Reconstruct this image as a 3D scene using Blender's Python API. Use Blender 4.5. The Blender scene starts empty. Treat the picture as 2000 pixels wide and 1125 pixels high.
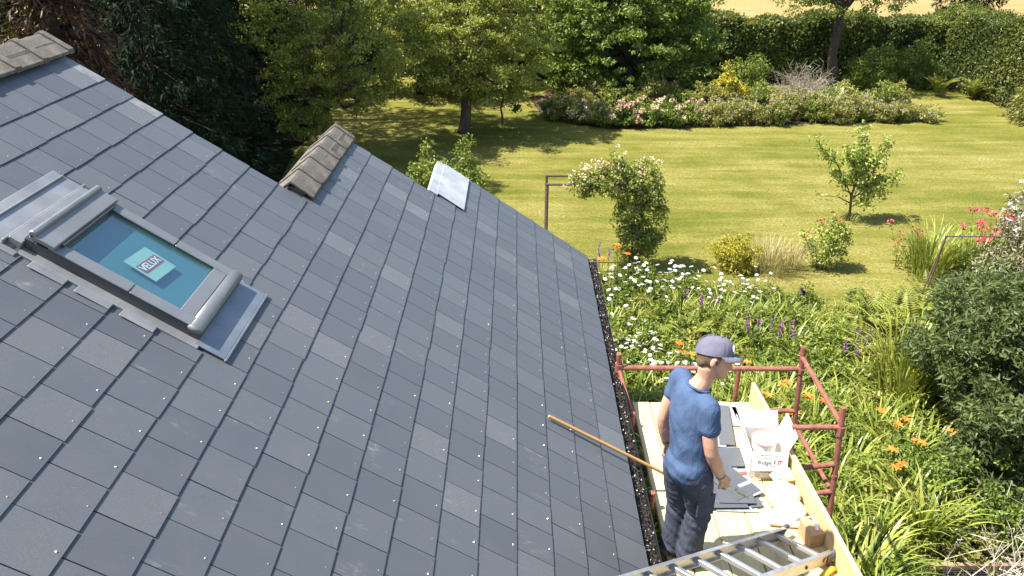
import bpy, bmesh, math, random
import numpy as np
from mathutils import Vector, Matrix, Quaternion
random.seed(7)
RNG = np.random.default_rng(11)
sc = bpy.context.scene
COL = sc.collection
R = math.radians

# ---------------------------------------------------------------- camera
PITCH, YAW, ROLL, FPX = R(26.117), R(-.209), R(.181), 1557.3
CAM = np.array([0, 0, 6.5])
_F = np.array([math.sin(YAW) * math.cos(PITCH), math.cos(YAW) * math.cos(PITCH), -math.sin(PITCH)])
_R0 = np.array([math.cos(YAW), -math.sin(YAW), 0]); _U0 = np.cross(_R0, _F)
_R = _R0 * math.cos(ROLL) + _U0 * math.sin(ROLL); _U = -_R0 * math.sin(ROLL) + _U0 * math.cos(ROLL)
cd = bpy.data.cameras.new('camera'); cam = bpy.data.objects.new('camera', cd); COL.objects.link(cam)
cd.sensor_width = 36; cd.lens = FPX / 2000 * 36; cd.clip_start = .05; cd.clip_end = 3000
cam.matrix_world = Matrix(((_R[0], _U[0], -_F[0], 0), (_R[1], _U[1], -_F[1], 0), (_R[2], _U[2], -_F[2], 6.5), (0, 0, 0, 1)))
sc.camera = cam

# ---------------------------------------------------------------- light
SUN_EL = R(60); SUN_AZ = Vector((-.995, -.10))      # horizontal direction towards the sun
w = bpy.data.worlds.new('World'); sc.world = w; w.use_nodes = True
nt = w.node_tree; nt.nodes.clear()
sky = nt.nodes.new('ShaderNodeTexSky'); sky.sky_type = 'NISHITA'; sky.sun_disc = False
sky.sun_elevation = SUN_EL; sky.sun_rotation = math.atan2(SUN_AZ.x, SUN_AZ.y)
sky.altitude = 50; sky.air_density = 1.0; sky.dust_density = 1.2; sky.ozone_density = 1.0
bg = nt.nodes.new('ShaderNodeBackground'); bg.inputs[1].default_value = .11
out = nt.nodes.new('ShaderNodeOutputWorld')
nt.links.new(sky.outputs[0], bg.inputs[0]); nt.links.new(bg.outputs[0], out.inputs[0])
sl = bpy.data.lights.new('sun', 'SUN'); sl.energy = 4.6; sl.angle = R(.55); sl.color = (1, .95, .86)
so = bpy.data.objects.new('sun', sl); COL.objects.link(so)
_sd = Vector((-SUN_AZ.x * math.cos(SUN_EL), -SUN_AZ.y * math.cos(SUN_EL), -math.sin(SUN_EL)))
so.rotation_euler = _sd.to_track_quat('-Z', 'Y').to_euler(); so.location = (-20, 5, 30)
vs = sc.view_settings; vs.view_transform = 'Standard'; vs.look = 'None'; vs.gamma = 1; vs.exposure = 1.45
vs.use_curve_mapping = False
sc.cycles.max_bounces = 6; sc.cycles.transparent_max_bounces = 6
sc.cycles.caustics_reflective = False; sc.cycles.caustics_refractive = False

# ---------------------------------------------------------------- helpers
def tag(o, label=None, cat=None, group=None, kind=None):
    if label: o['label'] = label
    if cat: o['category'] = cat
    if group: o['group'] = group
    if kind: o['kind'] = kind
    return o
def empty(name, loc=(0, 0, 0), rz=0, label=None, cat=None, group=None):
    o = bpy.data.objects.new(name, None); COL.objects.link(o)
    o.location = loc; o.rotation_euler = (0, 0, rz); o.empty_display_size = .1
    return tag(o, label, cat, group)
def link(name, me, parent=None):
    o = bpy.data.objects.new(name, me); COL.objects.link(o); o.parent = parent
    return o
def copy_tree(o, parent=None):
    c = o.copy(); COL.objects.link(c); c.parent = parent
    for ch in list(o.children): copy_tree(ch, c)
    return c
def nrm(a):
    a = np.asarray(a, float); return a / np.maximum(np.linalg.norm(a, axis=-1, keepdims=True), 1e-9)

class MB:
    """polygon collector for built things"""
    def __init__(s): s.v = []; s.f = []
    def add(s, V, F):
        n = len(s.v); s.v += [tuple(map(float, p)) for p in V]; s.f += [tuple(i + n for i in f) for f in F]; return s
    def box(s, c, size, rot=None, taper=1.0):
        hx, hy, hz = size[0] / 2, size[1] / 2, size[2] / 2
        P = [Vector((sx * hx * (taper if sz > 0 else 1), sy * hy * (taper if sz > 0 else 1), sz * hz)) for sz in (-1, 1) for sy in (-1, 1) for sx in (-1, 1)]
        if rot is not None: P = [rot @ p for p in P]
        c = Vector(c)
        return s.add([p + c for p in P], [(0, 2, 3, 1), (4, 5, 7, 6), (0, 1, 5, 4), (2, 6, 7, 3), (0, 4, 6, 2), (1, 3, 7, 5)])
    def hexa(s, P):   # 8 points: 4 bottom ccw, 4 top ccw
        return s.add(P, [(3, 2, 1, 0), (4, 5, 6, 7), (0, 1, 5, 4), (1, 2, 6, 5), (2, 3, 7, 6), (3, 0, 4, 7)])
    def tube(s, path, rad, n=8, cap=True, side=None):
        path = [np.asarray(p, float) for p in path]; m = len(path)
        if not hasattr(rad, '__len__'): rad = [rad] * m
        V = []; a = None
        for i in range(m):
            t = nrm(path[min(i + 1, m - 1)] - path[max(i - 1, 0)])
            if side is not None: a = np.asarray(side, float)
            elif a is None: a = np.array([0, 0, 1.]) if abs(t[2]) < .9 else np.array([1., 0, 0])
            a = nrm(a - t * (a @ t)); b = np.cross(t, a)
            ra, rb = rad[i] if hasattr(rad[i], '__len__') else (rad[i], rad[i])
            for k in range(n):
                q = 2 * math.pi * k / n; V.append(path[i] + a * ra * math.cos(q) + b * rb * math.sin(q))
        F = [(i * n + k, i * n + (k + 1) % n, (i + 1) * n + (k + 1) % n, (i + 1) * n + k) for i in range(m - 1) for k in range(n)]
        if cap: F += [tuple(range(n - 1, -1, -1)), tuple(range((m - 1) * n, m * n))]
        return s.add(V, F)
    def build(s, name, mat, parent=None, smooth=False, bevel=0):
        me = bpy.data.meshes.new(name); me.from_pydata(s.v, [], s.f); me.validate(); me.update()
        if bevel:
            bm = bmesh.new(); bm.from_mesh(me)
            bmesh.ops.recalc_face_normals(bm, faces=bm.faces[:])
            bmesh.ops.bevel(bm, geom=[e for e in bm.edges if len(e.link_faces) == 2 and e.calc_face_angle(0) > .5], offset=bevel, segments=1, affect='EDGES', clamp_overlap=True)
            bm.to_mesh(me); bm.free()
        if smooth: me.polygons.foreach_set('use_smooth', [True] * len(me.polygons))
        if mat: me.materials.append(mat)
        return link(name, me, parent)

class NB:
    """numpy quad collector for foliage"""
    def __init__(s): s.v = []; s.q = []; s.t = []; s.n = 0
    def add(s, V, Q, T):
        s.v.append(V); s.q.append(Q + s.n); s.t.append(np.broadcast_to(T, (len(V),)).astype(np.float32)); s.n += len(V); return s
    def mesh(s, name, mat, smooth=False):
        V = np.concatenate(s.v).astype(np.float32); Q = np.concatenate(s.q).astype(np.int32); T = np.concatenate(s.t)
        me = bpy.data.meshes.new(name); me.vertices.add(len(V)); me.vertices.foreach_set('co', V.ravel())
        me.loops.add(len(Q) * 4); me.loops.foreach_set('vertex_index', Q.ravel())
        me.polygons.add(len(Q)); me.polygons.foreach_set('loop_start', np.arange(len(Q), dtype=np.int32) * 4)
        me.polygons.foreach_set('use_smooth', np.full(len(Q), smooth, bool))
        at = me.attributes.new('tint', 'FLOAT', 'POINT'); at.data.foreach_set('value', T)
        me.update(calc_edges=True); me.materials.append(mat)
        return me
    def build(s, name, mat, parent=None, smooth=False): return link(name, s.mesh(name, mat, smooth), parent)
    def leaves(s, P, D, N, L, W, T, curl=.12):
        n = len(P); L = np.broadcast_to(L, (n,))[:, None]; W = np.broadcast_to(W, (n,))[:, None]
        D = nrm(D); S = nrm(np.cross(D, N)); N = np.cross(S, D)
        b = P - D * L * .5; t = P + D * L * .5 - N * L * curl; m = P - D * L * .05
        V = np.stack([b, m + S * W * .5 + N * W * .2, t, m - S * W * .5 + N * W * .2], 1).reshape(-1, 3)
        Q = np.arange(n * 4).reshape(n, 4)
        return s.add(V, Q, np.repeat(np.broadcast_to(T, (n,)), 4))
    def blades(s, base, az, h, reach, width, T, seg=5, rng=RNG, tip=.12, droop=1.0):
        """arching strap leaves: base (n,3), heading az, height h, horizontal reach"""
        n = len(base); u = np.linspace(0, 1, seg + 1)[None, :, None]
        az = np.broadcast_to(az, (n,)); h = np.broadcast_to(h, (n,))[:, None, None]; reach = np.broadcast_to(reach, (n,))[:, None, None]
        d = np.stack([np.cos(az), np.sin(az), np.zeros(n)], 1)[:, None, :]
        up = np.array([0, 0, 1.])
        c = base[:, None, :] + d * reach * (u ** 1.6) + up * h * (u * (1 + .62 * droop) - .62 * droop * u ** 2.6)
        sd = np.stack([-np.sin(az), np.cos(az), np.zeros(n)], 1)[:, None, :]
        prof = np.interp(np.linspace(0, 1, seg + 1), [0, .3, .7, 1], [.7, 1, .75, tip])[None, :, None]
        wv = np.broadcast_to(width, (n,))[:, None, None] * prof * .5
        V = np.stack([c - sd * wv, c + sd * wv], 2).reshape(-1, 3)
        q = np.array([[2 * i, 2 * i + 1, 2 * i + 3, 2 * i + 2] for i in range(seg)])
        Q = (np.arange(n)[:, None, None] * (2 * (seg + 1)) + q[None]).reshape(-1, 4)
        return s.add(V, Q, np.repeat(np.broadcast_to(T, (n,)), 2 * (seg + 1)))
    def stems(s, A, B, ra, rb, T=.5, n=4, bend=None):
        """straight tapered sticks A->B"""
        A = np.asarray(A, float); B = np.asarray(B, float); m = len(A); t = nrm(B - A)
        a = nrm(np.cross(t, np.where(np.abs(t[:, 2:3]) < .9, [[0, 0, 1.]], [[1., 0, 0]]))); b = np.cross(t, a)
        ra = np.broadcast_to(ra, (m,))[:, None]; rb = np.broadcast_to(rb, (m,))[:, None]
        V = []
        for k in range(n):
            q = 2 * math.pi * k / n; o = a * math.cos(q) + b * math.sin(q); V += [A + o * ra, B + o * rb]
        V = np.stack(V, 1).reshape(-1, 3)
        q = np.array([[2 * k, 2 * ((k + 1) % n), 2 * ((k + 1) % n) + 1, 2 * k + 1] for k in range(n)])
        Q = (np.arange(m)[:, None, None] * 2 * n + q[None]).reshape(-1, 4)
        return s.add(V, Q, np.repeat(np.broadcast_to(T, (m,)), 2 * n))

def rdir(n, rng=RNG):
    return nrm(rng.normal(size=(n, 3)))

# ---------------------------------------------------------------- materials
MATS = {}
def newmat(name):
    m = bpy.data.materials.new(name); m.use_nodes = True; n = m.node_tree.nodes; n.clear()
    o = n.new('ShaderNodeOutputMaterial'); b = n.new('ShaderNodeBsdfPrincipled'); m.node_tree.links.new(b.outputs[0], o.inputs[0])
    MATS[name] = m
    return m, m.node_tree, b, o
def node(t, ty, **kw):
    n = t.nodes.new(ty)
    for k, v in kw.items(): setattr(n, k, v)
    return n
def ramp(t, fac, stops):
    r = t.nodes.new('ShaderNodeValToRGB'); e = r.color_ramp.elements
    while len(e) < len(stops): e.new(.5)
    for x, (p, c) in zip(e, stops): x.position = p; x.color = (*c, 1) if len(c) == 3 else c
    if fac is not None: t.links.new(fac, r.inputs[0])
    return r
def coords(t, scale=(1, 1, 1), which='Object', rot=(0, 0, 0)):
    tc = t.nodes.new('ShaderNodeTexCoord'); mp = t.nodes.new('ShaderNodeMapping'); mp.inputs['Scale'].default_value = scale; mp.inputs['Rotation'].default_value = rot
    t.links.new(tc.outputs[which], mp.inputs[0]); return mp.outputs[0]
def noise(t, vec, scale, detail=4, rough=.55, dist=0):
    n = t.nodes.new('ShaderNodeTexNoise'); n.inputs['Scale'].default_value = scale; n.inputs['Detail'].default_value = detail
    n.inputs['Roughness'].default_value = rough; n.inputs['Distortion'].default_value = dist
    if vec is not None: t.links.new(vec, n.inputs['Vector'])
    return n
def mixc(t, fac, a, b, mode='MIX'):
    m = t.nodes.new('ShaderNodeMix'); m.data_type = 'RGBA'; m.blend_type = mode
    for s, v in ((0, fac), (6, a), (7, b)):
        if hasattr(v, 'links') or hasattr(v, 'is_linked'): t.links.new(v, m.inputs[s])
        else: m.inputs[s].default_value = v if s == 0 else ((*v, 1) if len(v) == 3 else v)
    return m.outputs[2]
def math_(t, op, a, b=None, c=None):
    m = t.nodes.new('ShaderNodeMath'); m.operation = op
    for i, v in enumerate((a, b, c)):
        if v is None: continue
        if hasattr(v, 'is_linked'): t.links.new(v, m.inputs[i])
        else: m.inputs[i].default_value = v
    return m.outputs[0]
def bump(t, b, h, strength=.3, dist=.01):
    n = t.nodes.new('ShaderNodeBump'); n.inputs['Strength'].default_value = strength; n.inputs['Distance'].default_value = dist
    t.links.new(h, n.inputs['Height']); t.links.new(n.outputs[0], b.inputs['Normal'])
def simple(name, ca, cb, scale=8, rough=.6, metal=0, bstr=.2, bdist=.004, spec=.5, detail=5, stretch=(1, 1, 1)):
    m, t, b, o = newmat(name); v = coords(t, stretch); n = noise(t, v, scale, detail)
    t.links.new(ramp(t, n.outputs[0], [(.3, ca), (.7, cb)]).outputs[0], b.inputs['Base Color'])
    b.inputs['Roughness'].default_value = rough; b.inputs['Metallic'].default_value = metal; b.inputs['Specular IOR Level'].default_value = spec
    n2 = noise(t, v, scale * 6, 3); bump(t, b, n2.outputs[0], bstr, bdist)
    return m
def leafmat(name, stops, trans=.35, rough=.45, spec=.4):
    m, t, b, o = newmat(name)
    a = node(t, 'ShaderNodeAttribute', attribute_name='tint')
    oi = node(t, 'ShaderNodeObjectInfo')
    f = math_(t, 'ADD', a.outputs['Fac'], math_(t, 'MULTIPLY_ADD', oi.outputs['Random'], .16, -.08))
    r = ramp(t, f, stops)
    t.links.new(r.outputs[0], b.inputs['Base Color']); b.inputs['Roughness'].default_value = rough; b.inputs['Specular IOR Level'].default_value = spec
    tr = node(t, 'ShaderNodeBsdfTranslucent'); mx = node(t, 'ShaderNodeMixShader'); mx.inputs[0].default_value = trans
    c2 = mixc(t, .35, r.outputs[0], (.32, .34, .02)); t.links.new(c2, tr.inputs[0])
    t.links.new(b.outputs[0], mx.inputs[1]); t.links.new(tr.outputs[0], mx.inputs[2]); t.links.new(mx.outputs[0], o.inputs[0])
    return m

def slate_mat():
    m, t, b, o = newmat('slate')
    oi = node(t, 'ShaderNodeObjectInfo'); a = node(t, 'ShaderNodeAttribute', attribute_name='tint')
    rnd = math_(t, 'FRACT', math_(t, 'ADD', oi.outputs['Random'], a.outputs['Fac']))
    tc = node(t, 'ShaderNodeTexCoord'); va = node(t, 'ShaderNodeVectorMath', operation='ADD'); vm = node(t, 'ShaderNodeVectorMath', operation='SCALE')
    t.links.new(oi.outputs['Location'], vm.inputs[0]); vm.inputs['Scale'].default_value = 7.3
    t.links.new(tc.outputs['Object'], va.inputs[0]); t.links.new(vm.outputs[0], va.inputs[1]); v = va.outputs[0]
    big = noise(t, v, 5, 4); grain = noise(t, v, 220, 2, .7)
    base = ramp(t, rnd, [(0, (.062, .068, .078)), (.45, (.070, .0765, .087)), (.85, (.078, .085, .094)), (1, (.098, .103, .108))]).outputs[0]
    c = mixc(t, math_(t, 'MULTIPLY', big.outputs[0], .5), base, (.094, .099, .108))
    # speckle: stronger on some slates
    spk = ramp(t, rnd, [(.5, (0, 0, 0)), (.6, (.22, .22, .22)), (.93, (.3, .3, .3)), (.965, (1, 1, 1))]).outputs[0]
    sp = ramp(t, grain.outputs[0], [(.5, (0, 0, 0)), (.68, (1, 1, 1))]).outputs[0]
    c = mixc(t, math_(t, 'MULTIPLY', sp, math_(t, 'MULTIPLY_ADD', spk, .42, .08)), c, (.26, .265, .27))
    # dusty scuffs
    sv = node(t, 'ShaderNodeMapping'); sv.inputs['Scale'].default_value = (9, 30, 9); sv.inputs['Rotation'].default_value = (0, 0, .5); t.links.new(v, sv.inputs[0])
    sn = noise(t, sv.outputs[0], 1, 5, .65, 1.2); msk = noise(t, v, 3.2, 2)
    f = math_(t, 'MULTIPLY', ramp(t, sn.outputs[0], [(.52, (0, 0, 0)), (.72, (1, 1, 1))]).outputs[0], ramp(t, msk.outputs[0], [(.63, (0, 0, 0)), (.78, (1, 1, 1))]).outputs[0])
    c = mixc(t, math_(t, 'MULTIPLY', f, .7), c, (.34, .34, .33))
    t.links.new(c, b.inputs['Base Color'])
    t.links.new(ramp(t, big.outputs[0], [(.3, (.42, .42, .42)), (.7, (.58, .58, .58))]).outputs[0], b.inputs['Roughness'])
    b.inputs['Specular IOR Level'].default_value = .45
    bump(t, b, math_(t, 'ADD', grain.outputs[0], math_(t, 'MULTIPLY', big.outputs[0], .8)), .35, .0015)
    return m
SLATE = slate_mat()
VERGE = simple('cut_slate_edge', (.11, .115, .12), (.22, .22, .215), 14, .6, bstr=.3)
RIDGE = simple('ridge_concrete', (.085, .075, .063), (.165, .148, .125), 12, .9, bstr=.8, bdist=.006, spec=.2)
RIDGE_D = simple('ridge_mortar', (.07, .062, .052), (.13, .115, .095), 14, .95, bstr=.8, bdist=.006, spec=.2)
LEAD = simple('lead_sheet', (.30, .315, .33), (.46, .47, .48), 6, .55, metal=.15, bstr=.35, bdist=.004)
FRAMEG = simple('frame_grey_metal', (.16, .165, .17), (.21, .215, .22), 4, .42, metal=.35, bstr=.05)
FRAMED = simple('frame_dark_metal', (.055, .057, .06), (.075, .077, .08), 4, .5, metal=.3, bstr=.05)
FLASH = simple('flashing_grey', (.20, .205, .21), (.30, .30, .30), 5, .45, metal=.4, bstr=.2)
COPPER = simple('copper', (.55, .33, .22), (.8, .55, .4), 30, .35, metal=.8, bstr=.05)
ROOFDECK = simple('sarking_felt', (.02, .02, .021), (.035, .035, .036), 20, .9)
RENDERW = simple('render_wall', (.5, .47, .4), (.62, .59, .52), 6, .9, bstr=.6, bdist=.01)
PLASTIC_BK = simple('black_plastic', (.012, .012, .013), (.022, .022, .023), 10, .35, bstr=.05)
DEBRIS = simple('gutter_debris', (.012, .010, .008), (.10, .072, .045), 30, .95, bstr=1, bdist=.02)
DEBRIS_L = simple('pale_grit', (.35, .32, .26), (.6, .57, .5), 20, .9)
RUST = simple('rusty_red_steel', (.17, .052, .036), (.30, .115, .08), 22, .72, metal=.1, bstr=.5, bdist=.003)
BROWNST = simple('brown_steel', (.06, .04, .03), (.13, .085, .06), 25, .8, bstr=.4)
ALU = simple('aluminium', (.42, .42, .42), (.58, .58, .57), 9, .38, metal=.75, bstr=.06, stretch=(1, 1, 8))
RUBBER = simple('grey_rubber', (.06, .062, .06), (.1, .1, .098), 12, .7)
def timber(name, ca, cb, along=1):
    m, t, b, o = newmat(name); sca = [9, 9, 9]; sca[along] = .7
    oi = node(t, 'ShaderNodeObjectInfo'); v = coords(t, sca)
    ad = node(t, 'ShaderNodeVectorMath', operation='ADD'); vm = node(t, 'ShaderNodeCombineXYZ'); t.links.new(math_(t, 'MULTIPLY', oi.outputs['Random'], 40), vm.inputs[0])
    t.links.new(v, ad.inputs[0]); t.links.new(vm.outputs[0], ad.inputs[1])
    n = noise(t, ad.outputs[0], 2.2, 6, .6, 1.5); n2 = noise(t, ad.outputs[0], 14, 3, .7)
    c = ramp(t, n.outputs[0], [(.3, ca), (.55, tuple((x + y) / 2 for x, y in zip(ca, cb))), (.75, cb)]).outputs[0]
    c = mixc(t, math_(t, 'MULTIPLY', n2.outputs[0], .25), c, tuple(x * .6 for x in ca))
    # dirt and boot marks
    d = noise(t, coords(t, (3, 3, 3)), 1.6, 5, .7); c = mixc(t, math_(t, 'MULTIPLY', ramp(t, d.outputs[0], [(.52, (0, 0, 0)), (.72, (1, 1, 1))]).outputs[0], .3), c, (.34, .28, .17))
    t.links.new(c, b.inputs['Base Color']); b.inputs['Roughness'].default_value = .75; b.inputs['Specular IOR Level'].default_value = .3
    bump(t, b, n2.outputs[0], .25, .003)
    return m
PINE = timber('new_pine', (.52, .40, .19), (.74, .62, .34))
BROOMW = timber('broom_wood', (.42, .22, .08), (.56, .33, .13), 0)
OLDWOOD = timber('weathered_wood', (.22, .15, .09), (.36, .26, .16), 0)
CARD = simple('cardboard', (.40, .25, .13), (.50, .33, .18), 12, .9, bstr=.2)
CARDW = simple('white_cardboard', (.72, .68, .60), (.82, .79, .72), 6, .8, bstr=.1)
WHITEP = simple('white_plastic', (.78, .78, .76), (.86, .86, .84), 4, .4, bstr=.05)
SACK = simple('white_sack', (.74, .73, .70), (.84, .83, .80), 5, .6, bstr=.5, bdist=.02)
PINKP = simple('pink_plastic', (.62, .28, .24), (.72, .36, .3), 6, .4)
INK = simple('dark_ink', (.05, .05, .055), (.09, .09, .095), 20, .7)
REDINK = simple('red_ink', (.28, .025, .045), (.36, .04, .06), 12, .6)
STICKER = simple('sticker_paper', (.30, .42, .36), (.36, .47, .41), 8, .6)
WHITEINK = simple('white_ink', (.8, .82, .8), (.9, .9, .88), 8, .6)
GREENP = simple('green_plastic', (.03, .25, .12), (.05, .33, .16), 10, .4)
YELLOWP = simple('yellow_plastic', (.72, .42, .03), (.85, .55, .05), 10, .5)
ORANGEP = simple('orange_plastic', (.62, .18, .05), (.75, .25, .08), 10, .5)
STEEL = simple('bright_steel', (.35, .35, .36), (.55, .55, .56), 15, .3, metal=.8)
BARK = simple('bark', (.06, .045, .033), (.16, .125, .09), 18, .95, bstr=1, bdist=.02, stretch=(1, 1, .25))
BARKD = simple('dark_bark', (.03, .022, .017), (.075, .055, .04), 16, .95, bstr=1, bdist=.02, stretch=(1, 1, .25))
PALETWIG = simple('bleached_twig', (.38, .32, .25), (.58, .52, .43), 25, .9)
TWIG = simple('dry_twig', (.24, .19, .14), (.42, .36, .28), 25, .9)
def skymat():
    m, t, b, o = newmat('window_glass')
    gl = node(t, 'ShaderNodeBsdfGlossy'); gl.inputs['Roughness'].default_value = .03
    tr = node(t, 'ShaderNodeBsdfTransparent'); tr.inputs[0].default_value = (.86, .97, .97, 1)
    fr = node(t, 'ShaderNodeLayerWeight'); fr.inputs[0].default_value = .5
    mx = node(t, 'ShaderNodeMixShader'); t.links.new(math_(t, 'MULTIPLY_ADD', math_(t, 'POWER', fr.outputs['Facing'], 4.0), .8, .12), mx.inputs[0])
    t.links.new(tr.outputs[0], mx.inputs[1]); t.links.new(gl.outputs[0], mx.inputs[2]); t.links.new(mx.outputs[0], o.inputs[0])
    return m
GLASS = skymat()
REVEAL = simple('window_lining', (.45, .5, .38), (.52, .56, .44), 4, .6)
BACKING = simple('teal_reflection_backing', (.036, .135, .165), (.045, .155, .185), 3, .8, bstr=.05)  # teal stands in for the sky reflected in the glass

# ---------------------------------------------------------------- ground
def ground_mat():
    m, t, b, o = newmat('lawn_grass')
    v = coords(t, (1, 1, 1)); vs_ = coords(t, (.35, 2.2, 1), rot=(0, 0, .12)); vt = coords(t, (1.2, 14, 1), rot=(0, 0, -.05))
    big = noise(t, v, .22, 4, .55); st = noise(t, vs_, 1.1, 5, .62, .4); fine = noise(t, v, 15, 5, .8); hair = noise(t, vt, 3.4, 6, .75, .8); mid = noise(t, v, 1.6, 5, .65)
    f = math_(t, 'ADD', math_(t, 'MULTIPLY', st.outputs[0], .42), math_(t, 'MULTIPLY', big.outputs[0], .40))
    f = math_(t, 'ADD', f, math_(t, 'MULTIPLY', hair.outputs[0], .30)); f = math_(t, 'ADD', f, math_(t, 'MULTIPLY', mid.outputs[0], .16)); f = math_(t, 'SUBTRACT', f, .125)
    c = ramp(t, f, [(.37, (.088, .105, .012)), (.45, (.140, .142, .022)), (.52, (.205, .184, .040)), (.59, (.275, .235, .072)), (.70, (.36, .305, .13))]).outputs[0]
    c = mixc(t, ramp(t, fine.outputs[0], [(.36, (.75, .75, .75)), (.56, (0, 0, 0))]).outputs[0], c, (.065, .085, .012))
    t.links.new(c, b.inputs['Base Color']); b.inputs['Roughness'].default_value = .95; b.inputs['Specular IOR Level'].default_value = .1
    f2 = noise(t, v, 30, 4, .75); bump(t, b, f2.outputs[0], .9, .03)
    return m
LAWN = ground_mat()
def sheet(name, pts, z, mat, label=None):
    mb = MB(); mb.add([(x, y, z) for x, y in pts], [tuple(range(len(pts)))])
    o = mb.build(name, mat); o['kind'] = 'structure'
    return o
sheet('ground', [(-700, -700), (700, -700), (700, 1200), (-700, 1200)], 0, LAWN)
def field_mat():
    m, t, b, o = newmat('ripe_field'); v = coords(t, (.25, 1.2, 1)); n = noise(t, v, 1.2, 5, .65); n2 = noise(t, coords(t), 6, 4, .7)
    c = ramp(t, n.outputs[0], [(.3, (.27, .19, .075)), (.7, (.40, .30, .135))]).outputs[0]
    c = mixc(t, math_(t, 'MULTIPLY', n2.outputs[0], .3), c, (.3, .2, .07))
    t.links.new(c, b.inputs['Base Color']); b.inputs['Roughness'].default_value = 1; b.inputs['Specular IOR Level'].default_value = .05
    bump(t, b, n2.outputs[0], 1, .15)
    return m
sheet('field', [(-300, 33.5), (19.5, 33.5), (60, 30), (400, 30), (500, 900), (-500, 900)], .004, field_mat())
SOIL = simple('garden_soil', (.055, .04, .026), (.13, .095, .06), 9, 1, bstr=1, bdist=.05, spec=.1)
SHADEFLOOR = simple('shade_dark_floor', (.012, .011, .006), (.03, .026, .013), 7, 1, bstr=1, bdist=.05, spec=.1)  # bare ground under the conifers, colour darkened to deepen their shade
bed = [(1.2, -3), (1.2, 13.2), (1.7, 13.7), (2.4, 13.75), (3.2, 13.2), (4.0, 12.75), (4.9, 12.8), (5.5, 12.5), (6.0, 11.9), (6.8, 11.8), (7.5, 12.4), (7.7, 13.3), (8.3, 14.1), (9.0, 14.4), (13, 15), (13, 7), (9, 2), (9, -3)]
sheet('garden_bed', bed, .006, SOIL)
sheet('flower_border', [(.9, 25.9), (1.7, 25.15), (3.0, 24.55), (5.0, 24.6), (6.6, 24.9), (8.6, 25.15), (10.6, 25.45), (12.6, 25.6), (13.9, 26), (13.4, 27.2), (11.4, 28), (9, 28.6), (7, 29.6), (3, 30), (.5, 29)], .006, SOIL)
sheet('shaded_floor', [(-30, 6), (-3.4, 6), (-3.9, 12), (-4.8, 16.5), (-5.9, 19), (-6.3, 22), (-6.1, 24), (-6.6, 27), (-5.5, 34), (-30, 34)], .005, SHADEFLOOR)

# ---------------------------------------------------------------- house: roof in (u, v, w) coordinates
PS = R(34.21); RD = 2.78
EU = Vector((math.cos(PS), 0, -math.sin(PS))); EN = Vector((math.sin(PS), 0, math.cos(PS))); EV = Vector((0, 1, 0))
RO = Vector((0, 0, 6.5)) - EN * RD
def roof(u, v, wv=0): return RO + EU * u + EV * v + EN * wv
ROTR = Matrix((EU, EV, EN)).transposed()          # columns u, v, w
V1, V2, V3 = 6.09, 7.90, 8.98                     # the three stepped verges
U_RIDGE, U_EXT, U_EXT3, U_EAVE = -2.36, -.30, .90, 2.96
SKY = (-1.19, -.20, 3.76, 4.46)                   # skylight opening u0,u1,v0,v1
def rbox(mb, u0, u1, v0, v1, w0, w1):
    return mb.hexa([roof(u0, v0, w0), roof(u1, v0, w0), roof(u1, v1, w0), roof(u0, v1, w0), roof(u0, v0, w1), roof(u1, v0, w1), roof(u1, v1, w1), roof(u0, v1, w1)])
house = empty('house', (0, 3, 0), 0, 'house with a dark slate roof, stepped verges and a roof window', 'house')
house.location = (0, 0, 0)
wl = MB()
xr, zr = roof(U_RIDGE, 0).x, roof(U_RIDGE, 0).z; xe, ze = roof(U_EAVE, 0).x, roof(U_EAVE, 0).z
xx, zx = roof(U_EXT, 0).x, roof(U_EXT, 0).z; x3, z3 = roof(U_EXT3, 0).x, roof(U_EXT3, 0).z
def gable(mb, prof, y0, y1):
    n = len(prof); mb.add([(x, y0, z) for x, z in prof] + [(x, y1, z) for x, z in prof], [tuple(range(n)), tuple(range(2 * n - 1, n - 1, -1))] + [(i, i + n, (i + 1) % n + n, (i + 1) % n) for i in range(n)])
T = .16
gable(wl, [(xr * 2 - xe + .5, 0), (xe - .3, 0), (xe - .3, ze - .02), (xr, zr - T - .1), (xr * 2 - xe + .5, ze - .02)], -3, V1 - .15)
gable(wl, [(xx + .02, 0), (xe - .31, 0), (xe - .31, ze - .03), (xx + .02, zx - T - .1)], V1 - .15, V2 - .12)
gable(wl, [(x3 + .05, 0), (xe - .32, 0), (xe - .32, ze - .04), (x3 + .05, z3 - T - .1)], V2 - .12, V3 - .1)
wl.build('wall', RENDERW, house)
rd = MB(); W0, W1 = -.10, -.004
rbox(rd, U_RIDGE, SKY[0], -3, V1 - .02, W0, W1); rbox(rd, SKY[0], SKY[1], -3, SKY[2], W0, W1); rbox(rd, SKY[0], SKY[1], SKY[3], V1 - .02, W0, W1)
rbox(rd, SKY[1], U_EAVE - .04, -3, V1 - .02, W0, W1); rbox(rd, U_EXT, U_EAVE - .04, V1 - .02, V2 - .02, W0, W1); rbox(rd, U_EXT3, U_EAVE - .04, V2 - .02, V3 - .02, W0, W1)
# far slope of the main roof
xl = xr * 2 - xe
rd.hexa([(xl, -3, ze - .1), (xr, -3, zr - .1), (xr, V1 - .02, zr - .1), (xl, V1 - .02, ze - .1), (xl, -3, ze), (xr, -3, zr - .005), (xr, V1 - .02, zr - .005), (xl, V1 - .02, ze)])
roof_o = rd.build('roof', ROOFDECK, house)

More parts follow.
